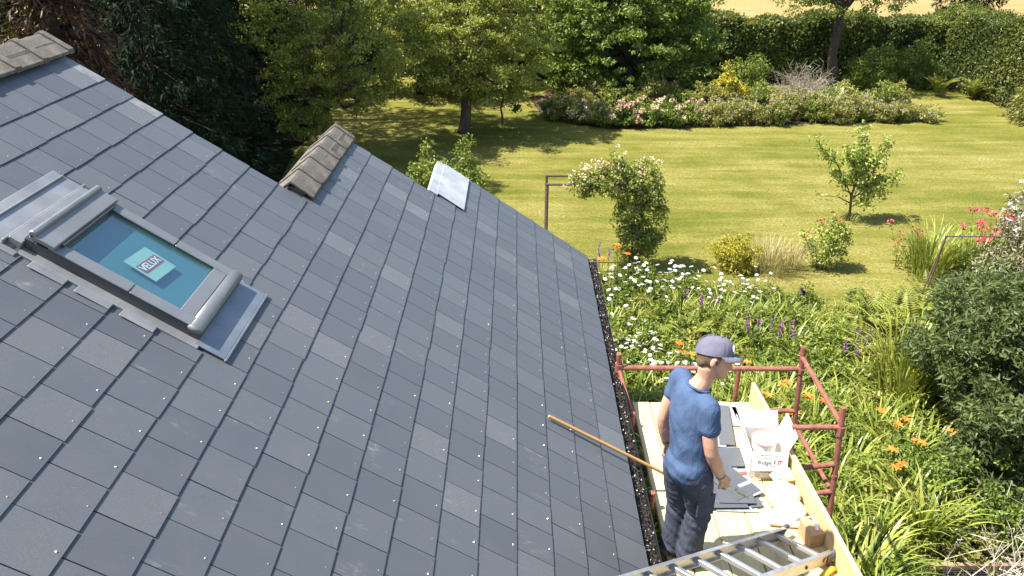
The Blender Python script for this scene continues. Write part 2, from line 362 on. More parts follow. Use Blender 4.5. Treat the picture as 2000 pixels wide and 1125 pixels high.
UK = np.interp(np.arange(20), [0, 1, 2, 3, 6, 7, 8, 9, 15, 18, 19], [-.6704, -.589, -.5016, -.412, -.146, -.0527, .0392, .1286, .686, .968, 1.065]) * RD
SW = .25
def project(p):
    d = np.array(p) - CAM; z = d @ _F
    if z < .2: return None
    return 1000 + FPX * (d @ _R) / z, 562.5 - FPX * (d @ _U) / z
slates = []
for k in range(20):
    tail = UK[k]; g = UK[k] - UK[k - 1] if k else .26
    vend = V1 if tail < U_EXT + .24 else (V2 if tail < U_EXT3 + .02 else V3)
    ph = 3.593 if k % 2 else 3.468
    j = math.floor((-3 - ph) / SW)
    while ph + j * SW < vend - .02:
        v0 = ph + j * SW; v1 = min(v0 + SW, vend); j += 1
        if vend - v1 < .03: v1 = vend
        if v1 < -2.9: continue
        pieces = [(v0, v1)]
        head = tail - g - .05
        if tail > SKY[0] + .01 and head + .05 < SKY[1] - .02:
            s0, s1 = SKY[2] - .06, SKY[3] + .06
            pieces = [(a, b) for a, b in ((v0, min(v1, s0)), (max(v0, s1), v1)) if b - a > .03]
        for a, b in pieces: slates.append((k, tail, g, a, b, abs(b - vend) < .001))
def shown(sl):
    k, tail, g, a, b, ve = sl; pts = [project(roof(u, v)) for u in (tail - g, tail) for v in (a, b)]
    if any(p is None for p in pts): return 0
    x = [p[0] for p in pts]; y = [p[1] for p in pts]
    cx = min(max(x), 2000) - max(min(x), 0); cy = min(max(y), 1125) - max(min(y), 0)
    if cx <= 0 or cy <= 0: return 0
    A = abs((x[1] - x[0]) * (y[2] - y[0]) - (x[2] - x[0]) * (y[1] - y[0]))
    return A * cx * cy / ((max(x) - min(x)) * (max(y) - min(y)))
order = sorted(range(len(slates)), key=lambda i: -shown(slates[i]))
single = set(order[:298])
SH = {}
TH = .0042
def slate_mesh(L, W_, verge):
    key = (round(L, 3), round(W_, 3), verge)
    if key not in SH:
        mb = MB(); gp = .0026; z0, z1 = .0102, .0010
        y0, y1 = -W_ / 2 + gp, W_ / 2 - gp
        mb.hexa([(-L, y0, z1 - TH), (0, y0, z0 - TH), (0, y1, z0 - TH), (-L, y1, z1 - TH), (-L, y0, z1), (-.0015, y0, z0), (-.0015, y1, z0), (-L, y1, z1)])
        me = bpy.data.meshes.new('slate'); me.from_pydata(mb.v, [], mb.f); me.materials.append(VERGE if verge and W_ < .2 else SLATE); SH[key] = me
    return SH[key]
rest = NB(); boxq = np.array([(3, 2, 1, 0), (4, 5, 6, 7), (0, 1, 5, 4), (1, 2, 6, 5), (2, 3, 7, 6), (3, 0, 4, 7)])
rnd = random.Random(3)
EULR = ROTR.to_euler()
rivets = MB()
for i, (k, tail, g, a, b, ve) in enumerate(slates):
    L = g + .05; t = tail + rnd.gauss(0, .0022); me = slate_mesh(L, b - a, ve and (b - a) < .2)
    lift = rnd.uniform(0, .0012); rz = rnd.gauss(0, .0035)
    M = Matrix.Translation(roof(t, (a + b) / 2, lift)) @ ROTR.to_4x4() @ Matrix.Rotation(rz, 4, 'Z')
    if i in single:
        o = link('slate', me, roof_o); o.matrix_local = M
    else:
        V = np.array([M @ Vector(v.co) for v in me.vertices]); rest.add(V, boxq, rnd.random())
    if b - a > .2 and k < 19 and shown((k, tail, g, a, b, ve)) > 0:
        c = M @ Vector((-.028, rnd.gauss(0, .006), .0092)); rr = .0040
        ring = [c + (EU * math.cos(q * math.pi / 3) + EV * math.sin(q * math.pi / 3)) * rr * 1.15 for q in range(6)]
        top = c + EN * .004 + EU * rnd.uniform(-.004, .004); tp = [top + (EU * math.cos(q * math.pi / 3) + EV * math.sin(q * math.pi / 3)) * rr * .5 for q in range(6)]
        rivets.add([*ring, *tp], [(q, (q + 1) % 6, 6 + (q + 1) % 6, 6 + q) for q in range(6)] + [tuple(range(6, 12))])
ro = rest.build('slate_courses', SLATE, roof_o); ro['kind'] = 'stuff'
rv = rivets.build('copper_rivets', COPPER, roof_o); rv['kind'] = 'stuff'

def ridge_tile_mesh(mat, ang, leaf=.235, L=.37, th=.022):
    mb = MB()
    c, s = math.cos(ang), math.sin(ang)
    def prof(off, wd):   # left leaf to right leaf, along x, apex at 0
        return [(-wd * c, -wd * s + off), (-.03 * c, -.03 * s + off), (0, off - .004), (.03 * c, -.03 * s + off), (wd * c, -wd * s + off)]
    def ext(y0, y1, off, wd, th):
        up, lo = prof(off, wd), prof(off - th, wd); n = 5; ring = up + lo[::-1]; m = len(ring)
        mb.add([(x, y0, z) for x, z in ring] + [(x, y1, z) for x, z in ring], [tuple(range(m)), tuple(range(2 * m - 1, m - 1, -1))] + [(i, i + m, (i + 1) % m + m, (i + 1) % m) for i in range(m)])
    ext(0, L, .0, leaf, th)
    ext(L - .055, L + .012, .016, leaf + .006, th + .016)
    ob = mb.build('ridge_tile', mat, None, bevel=.003); me = ob.data; bpy.data.objects.remove(ob)
    return me
rt = ridge_tile_mesh(RIDGE, PS)
rnd = random.Random(5)
apx = roof(U_RIDGE, 0)
n = 0
y = V1 + .03
while y > -2.6:
    y -= .352
    o = link('ridge_tile', rt, roof_o); o.location = (apx.x, y, apx.z + .062 + rnd.uniform(-.003, .003)); o.rotation_euler = (rnd.gauss(0, .006), rnd.gauss(0, .01), rnd.gauss(0, .006))
apx = roof(U_EXT, 0)
rt2 = ridge_tile_mesh(RIDGE, R(38), .225, .355)
for i in range(5):
    o = link('ridge_tile', rt2, roof_o); o.location = (apx.x, V2 + .04 - .362 * (i + 1), apx.z + .062 + i * .004); o.rotation_euler = (rnd.gauss(.004, .006), rnd.gauss(0, .012), rnd.gauss(0, .008))
md = MB()
md.tube([(xr, -2.9, zr - .03), (xr, V1 + .01, zr - .03)], [(.05, .13)] * 2, 8, side=(0, 0, 1))
md.tube([(xx, V1 + .06, zx - .03), (xx, V2 + .02, zx - .03)], [(.05, .12)] * 2, 8, side=(0, 0, 1))
md.build('ridge_mortar', RIDGE_D, roof_o)
sd = MB()   # narrow rear face of the lean-to behind its ridge tiles
sd.hexa([(xx - .30, V1, zx - .24), (xx - .02, V1, zx - .02), (xx - .02, V2 - .02, zx - .02), (xx - .30, V2 - .02, zx - .24), (xx - .30, V1, zx - .18), (xx - .02, V1, zx + .03), (xx - .02, V2 - .02, zx + .03), (xx - .30, V2 - .02, zx - .18)])
sd.build('rear_coping', RIDGE, roof_o)
ld = MB(); rbox(ld, .885, 1.225, 7.92, 8.93, .02, .026); ld.build('lead_flashing', LEAD, roof_o, bevel=.002)
ld = MB(); rbox(ld, .80, .90, V2 - .02, 8.9, -.06, .022); ld.build('lead_flashing', LEAD, roof_o)
# verge trims
vt = MB(); rbox(vt, U_RIDGE + .1, U_EXT + .2, V1 - .012, V1 + .004, -.11, -.006); rbox(vt, U_EXT + .1, U_EXT3, V2 - .012, V2 + .004, -.11, -.006); rbox(vt, U_EXT3, U_EAVE, V3 - .012, V3 + .004, -.11, -.006)
vt.build('verge_board', PLASTIC_BK, roof_o)
# gutter
gu = MB(); gx, gz = xe + .055, ze - .03
m = 10; A = [math.pi + math.pi * i / m for i in range(m + 1)]
ring = [(gx + .056 * math.cos(q), gz + .056 * math.sin(q)) for q in A] + [(gx + .051 * math.cos(q), gz + .051 * math.sin(q)) for q in A[::-1]]
gable(gu, ring, -3, V3 + .02)
gut = gu.build('gutter', PLASTIC_BK, house)
fb = MB(); fb.box((xe - .045, (V3 - 3) / 2, ze - .09), (.022, V3 + 3 - .04, .15)); fb.build('fascia', PLASTIC_BK, house)
db = NB(); r2 = np.random.default_rng(4); nn = 2600
P = np.stack([gx + r2.uniform(-.043, .043, nn), r2.uniform(2.5, V3, nn), gz - .012 + r2.uniform(-.014, .014, nn)], 1)
db.leaves(P, rdir(nn, r2), rdir(nn, r2), r2.uniform(.01, .035, nn), r2.uniform(.008, .022, nn), r2.random(nn))
lit = db.build('gutter_litter', DEBRIS); tag(lit, 'dark leaf litter lying along the black gutter', 'leaf litter', kind='stuff')
db = NB(); nn = 240
P = np.stack([gx + r2.uniform(-.042, .042, nn), r2.uniform(2.5, V3, nn), gz + .004 + r2.uniform(-.006, .006, nn)], 1)
db.leaves(P, rdir(nn, r2), rdir(nn, r2), r2.uniform(.01, .024, nn), r2.uniform(.008, .018, nn), r2.random(nn))
lit = db.build('gutter_chippings', DEBRIS_L); tag(lit, 'pale slate chippings scattered in the black gutter', 'chippings', kind='stuff')

# ---------------------------------------------------------------- skylight
u0, u1, v0, v1 = SKY
fr = MB(); H = .085
rbox(fr, u0, u0 + .05, v0, v1, -.05, H - .01); rbox(fr, u1 - .05, u1, v0, v1, -.05, H - .01); rbox(fr, u0 + .05, u1 - .05, v0, v0 + .04, -.05, H - .012); rbox(fr, u0 + .05, u1 - .05, v1 - .04, v1, -.05, H - .012)
skl = fr.build('skylight', FRAMED, house, bevel=.003); skl['label'] = 'grey framed roof window let into the slates'
def skp(name, mat, *boxes, bevel=.004):
    mb = MB()
    for bx in boxes: rbox(mb, *bx)
    return mb.build(name, mat, skl, bevel=bevel)
skp('side_cover', FRAMEG, (u0 + .12, u0 + .56, v0 - .004, v0 + .085, H - .008, H + .006)); skp('side_cover', FRAMEG, (u0 + .564, u1 - .02, v0 - .004, v0 + .085, H - .008, H + .003))
skp('side_cover', FRAMEG, (u0 + .12, u0 + .56, v1 - .075, v1 + .004, H - .008, H + .006)); skp('side_cover', FRAMEG, (u0 + .564, u1 - .02, v1 - .075, v1 + .004, H - .008, H + .003))
mb = MB(); rbox(mb, u0 + .02, u0 + .155, v0 - .012, v1 + .012, H + .004, H + .034)
mb.tube([roof(u0 + .03, v0 - .012, H + .034), roof(u0 + .03, v1 + .012, H + .034)], .022, 8)
mb.build('top_cover', FRAMEG, skl, bevel=.006)
mb = MB(); rbox(mb, u0 + .158, u0 + .17, v0 + .05, v1 - .05, H - .03, H + .026); mb.build('ventilation_flap', FRAMED, skl)
mb = MB(); rbox(mb, u1 - .17, u1 - .085, v0 + .085, v1 - .075, H - .01, H + .0)
mb.build('bottom_rail', FRAMEG, skl, bevel=.004)
mb = MB(); mb.tube([roof(u1 - .045, v0 - .006, H - .012), roof(u1 - .045, v1 + .006, H - .012)], [(.022, .042)] * 2, 22, side=EN); mb.build('bottom_cover', FRAMEG, skl, smooth=True)
mb = MB(); rbox(mb, u0 + .165, u1 - .165, v0 + .08, v1 - .07, H - .022, H - .016); mb.build('pane', GLASS, skl)
mb = MB()
rbox(mb, u0 + .17, u1 - .16, v0 + .065, v0 + .079, -.30, H - .023); rbox(mb, u0 + .17, u1 - .16, v1 - .069, v1 - .05, -.30, H - .023)
rbox(mb, u0 + .15, u0 + .165, v0 + .06, v1 - .05, -.30, H - .024); rbox(mb, u1 - .16, u1 - .145, v0 + .06, v1 - .05, -.30, H - .024); mb.build('reveal_lining', REVEAL, skl)
mb = MB(); rbox(mb, u0 + .14, u1 - .14, v0 + .05, v1 - .04, .028, .034); mb.build('pane_backing', BACKING, skl)  # backing sheet added under the pane to carry the painted sky reflection
mb = MB()
rbox(mb, u0 - .26, u0 + .02, v0 - .10, v1 + .10, .004, .020); rbox(mb, u0 - .20, u0 - .19, v0 - .06, v1 + .09, .02, .034); rbox(mb, u0 - .075, u0 - .06, v0 - .06, v1 + .09, .02, .05); rbox(mb, u0 - .06, u0 + .01, v0 - .03, v1 + .03, .0, .06)
mb.build('head_flashing', FLASH, skl, bevel=.004)
skp('side_flashing', FLASH, (u0 - .02, u1 + .02, v0 - .065, v0 + .002, -.004, .020)); skp('side_flashing', FLASH, (u0 - .02, u1 + .02, v1 - .002, v1 + .065, -.004, .020))
mb = MB(); rbox(mb, u1 - .01, u1 + .17, v0 - .04, v1 + .05, .012, .022); rbox(mb, u1 + .17, u1 + .185, v0 - .05, v1 + .06, .010, .026); mb.build('apron_flashing', simple('apron_lead', (.13, .15, .18), (.19, .21, .24), 6, .4, metal=.3), skl, bevel=.003)
for du in (.10, .345, .59): skp('step_flashing', FLASH, (u0 + du, u0 + du + .19, v0 - .12, v0 - .06, .012, .0185))
for du in (.12, .62): skp('step_flashing', FLASH, (u0 + du, u0 + du + .22, v1 + .06, v1 + .10, .012, .0185))
# sticker, printed band and letters
def text_mesh(body, size, ext=.0006, bold=0):
    c = bpy.data.curves.new('lettering', 'FONT'); c.body = body; c.size = size; c.extrude = ext; c.align_x = 'CENTER'; c.align_y = 'CENTER'; c.offset = bold; c.resolution_u = 3
    o = bpy.data.objects.new('lettering', c); COL.objects.link(o); dg = bpy.context.evaluated_depsgraph_get(); dg.update()
    me = bpy.data.meshes.new_from_object(o.evaluated_get(dg)); bpy.data.objects.remove(o); bpy.data.curves.remove(c)
    return me
hw = H - .0262
uc, vc = -.66, 4.125
mb = MB(); ang = -.10
def st(a, b, wv):   # sticker local: a along v, b up-slope
    ca, sa = math.cos(ang), math.sin(ang); return roof(uc - (b * ca + a * sa), vc + a * ca - b * sa, wv)
def stq(name, a0, a1, b0, b1, wv, mat):
    m_ = MB(); m_.hexa([st(a0, b0, wv), st(a1, b0, wv), st(a1, b1, wv), st(a0, b1, wv), st(a0, b0, wv + .0006), st(a1, b0, wv + .0006), st(a1, b1, wv + .0006), st(a0, b1, wv + .0006)])
    return m_.build(name, mat, skl)
stq('sticker', -.118, .118, -.105, .10, hw, STICKER); stq('sticker_band', -.10, .10, -.04, .032, hw + .0007, REDINK)
me = text_mesh('VELUX', .068, .0004, .0008); me.materials.append(WHITEINK)
o = link('sticker_lettering', me, skl)
ea = (st(1, 0, 0) - st(0, 0, 0)).normalized(); eb = (st(0, 1, 0) - st(0, 0, 0)).normalized()
Mx = Matrix((ea, eb, ea.cross(eb))).transposed().to_4x4(); Mx.translation = st(0, -.004, hw + .0018); o.matrix_local = Mx @ Matrix.Diagonal((.88, 1, 1, 1))

# ---------------------------------------------------------------- scaffold
DZ = 2.25
sca = empty('scaffold', (2.4, 5.2, 0), 0, 'red-brown steel scaffold with a pale timber deck beside the eaves', 'scaffold')
SO = Vector((2.4, 5.2, 0))
def spart(name, mb, mat, smooth=False, bevel=0, parent=None):
    mb.v = [tuple(Vector(p) - SO) for p in mb.v]; return mb.build(name, mat, parent or sca, smooth, bevel)
def pole(name, a, b, r=.024, mat=RUST, hollow=False):
    mb = MB(); mb.tube([a, b], r, 10)
    if hollow:
        d = Vector(b) - Vector(a); d.normalize(); b2 = Vector(b) + d * .001
        mb.tube([b2, b2 + d * .0005], r * .1, 6)
    return spart(name, mb, mat, smooth=False)
def collar(parent, p, r=.034, h=.05, axis=(0, 0, 1)):
    mb = MB(); a = Vector(axis) * h / 2; mb.tube([Vector(p) - a, Vector(p) + a], r, 10); return spart('coupler', mb, RUST, parent=parent)
def sline(a, b, z): return Vector(a).lerp(Vector(b), (z - a[2]) / (b[2] - a[2]))
A1, A0 = (2.61, 6.24, 2.86), (2.70, 6.02, 0); B1, B0 = (2.615, 5.28, 2.87), (2.70, 4.98, 0); L1, L0 = (.965, 6.34, 2.72), (1.14, 6.34, 0)
pa = pole('standard', A0, A1); pb = pole('standard', B0, B1); pl = pole('standard', L0, L1)
collar(pa, sline(A0, A1, 2.62)); collar(pa, sline(A0, A1, 2.05), .03, .03); collar(pb, sline(B0, B1, 2.66), .036, .09); collar(pb, sline(B0, B1, 2.24), .03, .03); collar(pl, sline(L0, L1, 2.57), .036, .08)
pole('guard_rail', sline(L0, L1, 2.57), sline(A0, A1, 2.64)); pole('mid_rail', (1.1, 6.33, 2.13), sline(A0, A1, 2.2), .022)
pole('rail_upright', (2.1, 6.345, 1.2), (2.095, 6.345, 2.57), .022)
pole('standard', (1.07, 5.86, 0), (1.05, 5.86, 2.40), .026); pole('standard', (1.085, 4.85, 0), (1.06, 4.80, 2.41), .026)
pole('diagonal_brace', sline(L0, L1, 2.56), (1.05, 5.92, 2.36), .02)
pole('diagonal_brace', sline(A0, A1, 2.76), sline(B0, B1, 2.72), .021); pole('diagonal_brace', sline(A0, A1, 2.06), sline(B0, B1, 2.08), .02)
pole('rung', (2.25, 5.30, 2.66), sline(B0, B1, 2.69), .022); pole('rung', (1.2, 5.2, 2.16), sline(B0, B1, 2.35), .022); pole('rung', (1.2, 5.12, 1.95), sline(B0, B1, 2.09), .022)
pole('standard', (2.42, 5.74, 0), (2.41, 5.74, 2.17), .024); pole('transom', (1.0, 3.3, 2.185), (2.35, 3.3, 2.185), .022); pole('transom', (1.0, 5.9, 2.185), (2.45, 5.9, 2.185), .022)
pole('standard', (1.02, 3.3, 0), (1.02, 3.3, 2.4), .024); pole('standard', (2.4, 3.3, 0), (2.4, 3.3, 2.9), .024)
rnd = random.Random(8)
bx = [1.105, 1.272, 1.535, 1.782, 2.022, 2.285]
for i in range(5):
    mb = MB(); y1 = 6.26 + rnd.uniform(-.012, .012); x0, x1 = bx[i] + .004, bx[i + 1] - .004; dz = rnd.uniform(-.004, .002)
    mb.box(((x0 + x1) / 2, (3.0 + y1) / 2, DZ - .019 + dz), (x1 - x0, y1 - 3.0, .038)); spart('plank', mb, PINE, bevel=.004)
mb = MB(); mb.box((2.272, 4.62, DZ + .113), (.034, 3.26, .226), Matrix.Rotation(.036, 3, 'Z')); spart('toe_board', mb, PINE, bevel=.004)

# ---------------------------------------------------------------- loose slates on the deck
me_sl = None
def loose(x, y, lay, rz, L=.5, W_=.25, tilt=0, label='', group=None, mat=SLATE):
    mb = MB(); mb.box((0, 0, 0), (W_, L, .008)); o = mb.build('loose_slate', mat, None, bevel=.0015)
    o.location = (x, y, DZ + .006 + lay * .0105); o.rotation_euler = (tilt, 0, rz)
    return tag(o, label, 'slate', group)
g_ = 'slates stacked on the scaffold deck'
GREYSL = simple('dusty_slate', (.19, .20, .21), (.29, .30, .31), 10, .5, bstr=.2)
far = 'long grey slate lying side by side at the far end of the scaffold deck'
loose(1.66, 5.86, 0, -.10, .55, .22, 0, far, g_, GREYSL); loose(1.78, 5.85, 1.2, -.12, .6, .16, 0, far, g_, GREYSL); loose(1.88, 5.87, 2, -.14, .6, .13, 0, far, g_, SLATE)
loose(1.99, 6.02, 0, -.05, .3, .12, 0, 'small grey slate beside the long slates near the toe board', g_, GREYSL); loose(2.10, 6.02, 0, .02, .3, .16, 0, 'pale cut slate tucked against the toe board behind the cardboard carton', g_, GREYSL)
loose(1.83, 5.44, 0, .05, .25, .17, 0, 'pale slate offcut under the square slate', g_, GREYSL); loose(1.86, 5.40, 2.4, .03, .25, .25, 0, 'square dark slate lying flat beside the cardboard carton', g_, SLATE)
loose(1.69, 5.40, .4, 0, .2, .18, 0, 'narrow slate half hidden behind the roofer beside the square slate', g_, SLATE)
near = 'grey slate in the untidy pile below the roofer\'s hand'
loose(1.72, 5.10, 1, .0, .5, .25, 0, near, g_, GREYSL); loose(1.84, 5.12, 0, .08, .5, .2, 0, near, g_, GREYSL); loose(1.72, 5.12, 3.6, .52, .5, .25, .0, 'slate lying askew across the top of the pile below the roofer\'s hand', g_, SLATE)
loose(1.66, 4.93, 2.2, .02, .3, .3, 0, near, g_, SLATE); loose(1.73, 4.87, 0, -.04, .22, .32, 0, near, g_, GREYSL); loose(1.74, 4.92, 3.2, -.02, .2, .28, 0, near, g_, SLATE)
loose(1.88, 4.99, 3.4, .5, .16, .14, .05, 'small triangular looking offcut at the edge of the slate pile', g_, GREYSL); loose(1.87, 4.90, 1.2, .2, .2, .10, 0, near, g_, SLATE)

# ---------------------------------------------------------------- cartons, tub, sacks
carton = empty('cardboard_carton', (2.065, 5.34, DZ), R(-3), 'open printed cardboard carton with raised flaps holding a pink-rimmed tub', 'carton')
cw, cdp, chh, ct = .29, .36, .25, .005
mb = MB(); mb.box((0, 0, ct / 2 + .001), (cw, cdp, ct)); mb.box((-cw / 2 + ct / 2, 0, chh / 2 + ct), (ct, cdp - 2 * ct, chh)); mb.box((cw / 2 - ct / 2, 0, chh / 2 + ct), (ct, cdp - 2 * ct, chh)); mb.box((0, cdp / 2 - ct / 2, chh / 2 + ct), (cw, ct, chh)); mb.box((0, -cdp / 2 + ct / 2, chh / 2 + ct), (cw, ct, chh))
body = mb.build('carton_body', CARDW, carton)
for nm, c, s_, rt_ in (('flap', (0, cdp / 2 + .045, chh + .065), (cw, .004, .13), Matrix.Rotation(R(-38), 3, 'X')), ('flap', (cw / 2 + .03, .01, chh + .085), (.004, cdp * .92, .15), Matrix.Rotation(R(20), 3, 'Y')), ('flap', (-cw / 2 - .035, 0, chh + .065), (.004, cdp * .95, .15), Matrix.Rotation(R(-30), 3, 'Y')), ('flap', (0, -cdp / 2 - .02, chh - .06), (cw * .98, .004, .16), Matrix.Rotation(R(-14), 3, 'X'))):
    mb = MB(); mb.box(c, s_, rt_); mb.build(nm, CARDW, carton)
def print_on(parent, body_, size, mat, M, sx=1, bold=0):
    me = text_mesh(body_, size, .0004, bold); me.materials.append(mat); o = link('lettering', me, parent); o.matrix_local = M @ Matrix.Diagonal((sx, 1, 1, 1)); return o
def face_front(x, z, y=-cdp / 2 - .006, tilt=0): return Matrix.Translation((x, y, z)) @ Matrix.Rotation(R(90), 4, 'X')
fl_top = Matrix.Translation((0, -cdp / 2 - .02, chh - .06)) @ Matrix.Rotation(R(-14), 4, 'X') @ Matrix.Translation((0, -.0035, 0)) @ Matrix.Rotation(R(90), 4, 'X')
print_on(carton, 'Ridge F', .052, INK, fl_top @ Matrix.Translation((-.022, -.012, 0)), .95)
mb = MB()
for i in (0, 1): mb.box((.066 + i * .016, -.012, 0), (.007, .036, .0008), Matrix.Rotation(-.25, 3, 'Z')); 
mb.box((.08, .008, 0), (.042, .007, .0008), Matrix.Rotation(-.1, 3, 'Z'))
o = mb.build('printed_mark', REDINK, carton); o.matrix_local = fl_top
print_on(carton, 'PLUS', .018, INK, fl_top @ Matrix.Translation((.025, -.042, 0)), 1.0)
for zz, wd in ((.052, .15), (.026, .10)):
    mb = MB(); x = -wd / 2
    rr = random.Random(int(zz * 1000))
    while x < wd / 2:
        l = rr.uniform(.006, .02); mb.box((x + l / 2, zz, 0), (l, .005, .0006)); x += l + .005
    o = mb.build('printed_line', INK, carton); o.matrix_local = fl_top
mb = MB(); x = -.1; rr = random.Random(9)
while x < .02: l = rr.uniform(.008, .02); mb.box((x + l / 2, -cdp / 2 - .0008, .065), (l, .0008, .006)); x += l + .005
mb.build('printed_line', INK, carton)
mb = MB()
for k in range(3):
    q = R(90 + 120 * k); q2 = R(90 + 120 * k + 85); c0 = Vector((-.075, -cdp / 2 - .0009, .033)); a = c0 + Vector((math.cos(q) * .017, 0, math.sin(q) * .017)); b = c0 + Vector((math.cos(q2) * .017, 0, math.sin(q2) * .017))
    mb.tube([a, b], .0024, 4); mb.tube([b, b + (b - a) * .05], [.005, .0005], 4)
mb.build('recycling_mark', INK, carton)
tub = empty('plastic_tub', (2.07, 5.37, DZ + .008), 0, 'round white tub with a pink rim standing inside the open carton', 'tub')
mb = MB(); mb.tube([(0, 0, 0), (0, 0, .21), (0, 0, .235)], [.085, .098, .098], 20); mb.build('tub_body', WHITEP, tub, smooth=False, bevel=.004)
mb = MB()
for k in range(24):
    a = 2 * math.pi * k / 24; b = 2 * math.pi * (k + 1) / 24
    mb.tube([(.1 * math.cos(a), .1 * math.sin(a), .236), (.1 * math.cos(b), .1 * math.sin(b), .236)], .007, 6, cap=False)
mb.build('rim', PINKP, tub)
small = empty('open_box', (2.16, 5.06, DZ), R(12), 'small opened cardboard box lid between the carton and the white sacks', 'box')
mb = MB(); mb.box((0, 0, .05), (.13, .10, .10)); mb.build('box_body', CARD, small, bevel=.002)
mb = MB(); mb.box((0, .02, .115), (.14, .10, .004), Matrix.Rotation(.5, 3, 'X')); mb.build('flap', CARDW, small); mb = MB(); mb.box((-.08, .01, .11), (.05, .09, .004), Matrix.Rotation(-.7, 3, 'Y')); mb.build('flap', CARDW, small)
def sack(x, y, rx, ry, h, rz, seed, label):
    r3 = np.random.default_rng(seed); mb = MB(); n, m = 24, 9; V = []
    for i in range(m):
        ph_ = math.pi * i / (m - 1) - math.pi / 2
        for k in range(n):
            th = 2 * math.pi * k / n; rr = 1 + .05 * math.sin(3 * th + seed) + .04 * math.sin(7 * th + 2 * ph_ * 3 + seed * 2) + .03 * r3.normal()
            e = abs(math.cos(ph_)) ** .55
            V.append((rx * e * math.cos(th) * rr, ry * e * math.sin(th) * rr, h / 2 * (1 + math.copysign(abs(math.sin(ph_)) ** .7, math.sin(ph_)))))
    mb.add(V, [(i * n + k, i * n + (k + 1) % n, (i + 1) * n + (k + 1) % n, (i + 1) * n + k) for i in range(m - 1) for k in range(n)])
    o = mb.build('white_sack', SACK, None, smooth=True); o.location = (x, y, DZ); o.rotation_euler = (0, 0, rz)
    return tag(o, label, 'sack')
sack(2.09, 4.86, .125, .13, .16, .3, 2, 'plump white plastic sack leaning on the toe board beside the small box')
s2 = sack(2.10, 4.70, .12, .105, .13, .1, 5, 'slumped white plastic sack with faint print lying in front of the plump sack')
mb = MB(); rr = random.Random(4); x = -.05
while x < .05: l = rr.uniform(.008, .022); mb.box((x, -.05 + .3 * x, .1215), (l, .007, .0012), Matrix.Rotation(.4, 3, 'X')); x += l + .004
mb.build('printed_line', INK, s2)
roll = MB(); roll.tube([(1.93, 4.635, DZ + .033), (2.17, 4.60, DZ + .033)], .032, 14); ro_ = roll.build('paper_roll', CARDW, None); tag(ro_, 'rolled cream paper tube lying in front of the white sacks', 'roll')
bb = empty('brown_box', (2.185, 4.475, DZ), R(14), 'brown cardboard carrying box with a white strap handle by the toe board', 'box')
mb = MB(); mb.hexa([(-.055, -.08, 0), (.055, -.08, 0), (.055, .08, 0), (-.055, .08, 0), (-.055, -.08, .12), (.055, -.08, .12), (.055, .08, .15), (-.055, .08, .15)]); mb.build('box_body', CARD, bb, bevel=.003)
mb = MB(); mb.hexa([(-.054, -.079, .1205), (.054, -.079, .1205), (0.0, -.02, .15), (-.04, -.02, .15), (-.054, .079, .152), (.054, .079, .152), (.02, .04, .165), (-.03, .04, .165)]); mb.build('box_lid', CARD, bb)
mb = MB(); mb.tube([(.0, -.055, .145), (0, -.03, .185), (0, .02, .2), (0, .06, .165)], [(.004, .014)] * 4, 6, side=(0, 0, 1)); mb.build('handle', WHITEP, bb)
yt = empty('yellow_tool', (2.2, 4.12, DZ), R(30), 'yellow plastic handled tool lying at the bottom corner of the deck', 'tool')
mb = MB(); mb.tube([(-.09, 0, .02), (-.03, .01, .03), (.04, .02, .032), (.085, .01, .02)], [.014, .022, .024, .012], 10); mb.build('grip', YELLOWP, yt, smooth=True)
mb = MB(); mb.box((.12, .0, .015), (.09, .03, .006)); mb.build('blade', STEEL, yt)

# ---------------------------------------------------------------- ladder
lad = empty('ladder', (1.98, 4.47, DZ), 0, 'aluminium ladder with grey rubber feet resting on the deck and the roof edge', 'ladder')
lo = Vector((1.98, 4.47, DZ)); fa = Vector((1.955, 4.45, 2.30)); fb_ = Vector((2.225, 4.205, 2.30)); dl = Vector((-1.07, -.83, .47)).normalized(); LL = 2.42
rv_ = (fb_ - fa).normalized(); nl = rv_.cross(dl).normalized(); nl = nl if nl.z > 0 else -nl
rotl = Matrix((rv_, dl, nl)).transposed()
def lbox(name, c, size, mat, bevel=.003, extra=None):
    mb = MB(); mb.box(c - lo, size, rotl if extra is None else extra); return mb.build(name, mat, lad, bevel=bevel)
wd_ = (fb_ - fa).length
for p in (fa, fb_):
    mb = MB()
    mb.box(p + dl * LL / 2 + nl * .036 - lo, (.006, LL, .088), rotl); sgn = 1 if p is fa else -1
    mb.box(p + dl * LL / 2 + nl * .080 + rv_ * .012 * sgn - lo, (.028, LL, .005), rotl); mb.box(p + dl * LL / 2 - nl * .008 + rv_ * .012 * sgn - lo, (.028, LL, .005), rotl)
    mb.build('rail', ALU, lad, bevel=.001)
for i in range(10):
    d0 = .085 + i * .245
    if d0 < LL: lbox('rung', (fa + fb_) / 2 + dl * d0 + nl * .036, (wd_ - .004, .042, .032), ALU)
for p, sg in ((fa, 1), (fb_, 1)):
    mb = MB(); e = p - lo
    path = [e + dl * .06 + nl * .03, e - dl * .0 + nl * .035, e - dl * .035 + nl * .075, e - dl * .06 + nl * .088 - rv_ * .0]
    mb.tube(path, [(.034, .02), (.036, .02), (.022, .018), (.012, .018)], 8, side=nl); mb.box(e - dl * .005 - nl * .012, (.036, .075, .03), rotl); mb.build('foot', RUBBER, lad, bevel=.002)
mb = MB(); mb.tube([fb_ + dl * .09 + nl * .035 + rv_ * .003 - lo, fb_ + dl * .09 + nl * .035 + rv_ * .009 - lo], .022, 12); mb.build('end_plug', ORANGEP, lad)
mb = MB(); mb.tube([fb_ + dl * .34 + nl * .03 + rv_ * .003 - lo, fb_ + dl * .34 + nl * .03 + rv_ * .01 - lo], .013, 10); mb.build('bolt', RUBBER, lad)

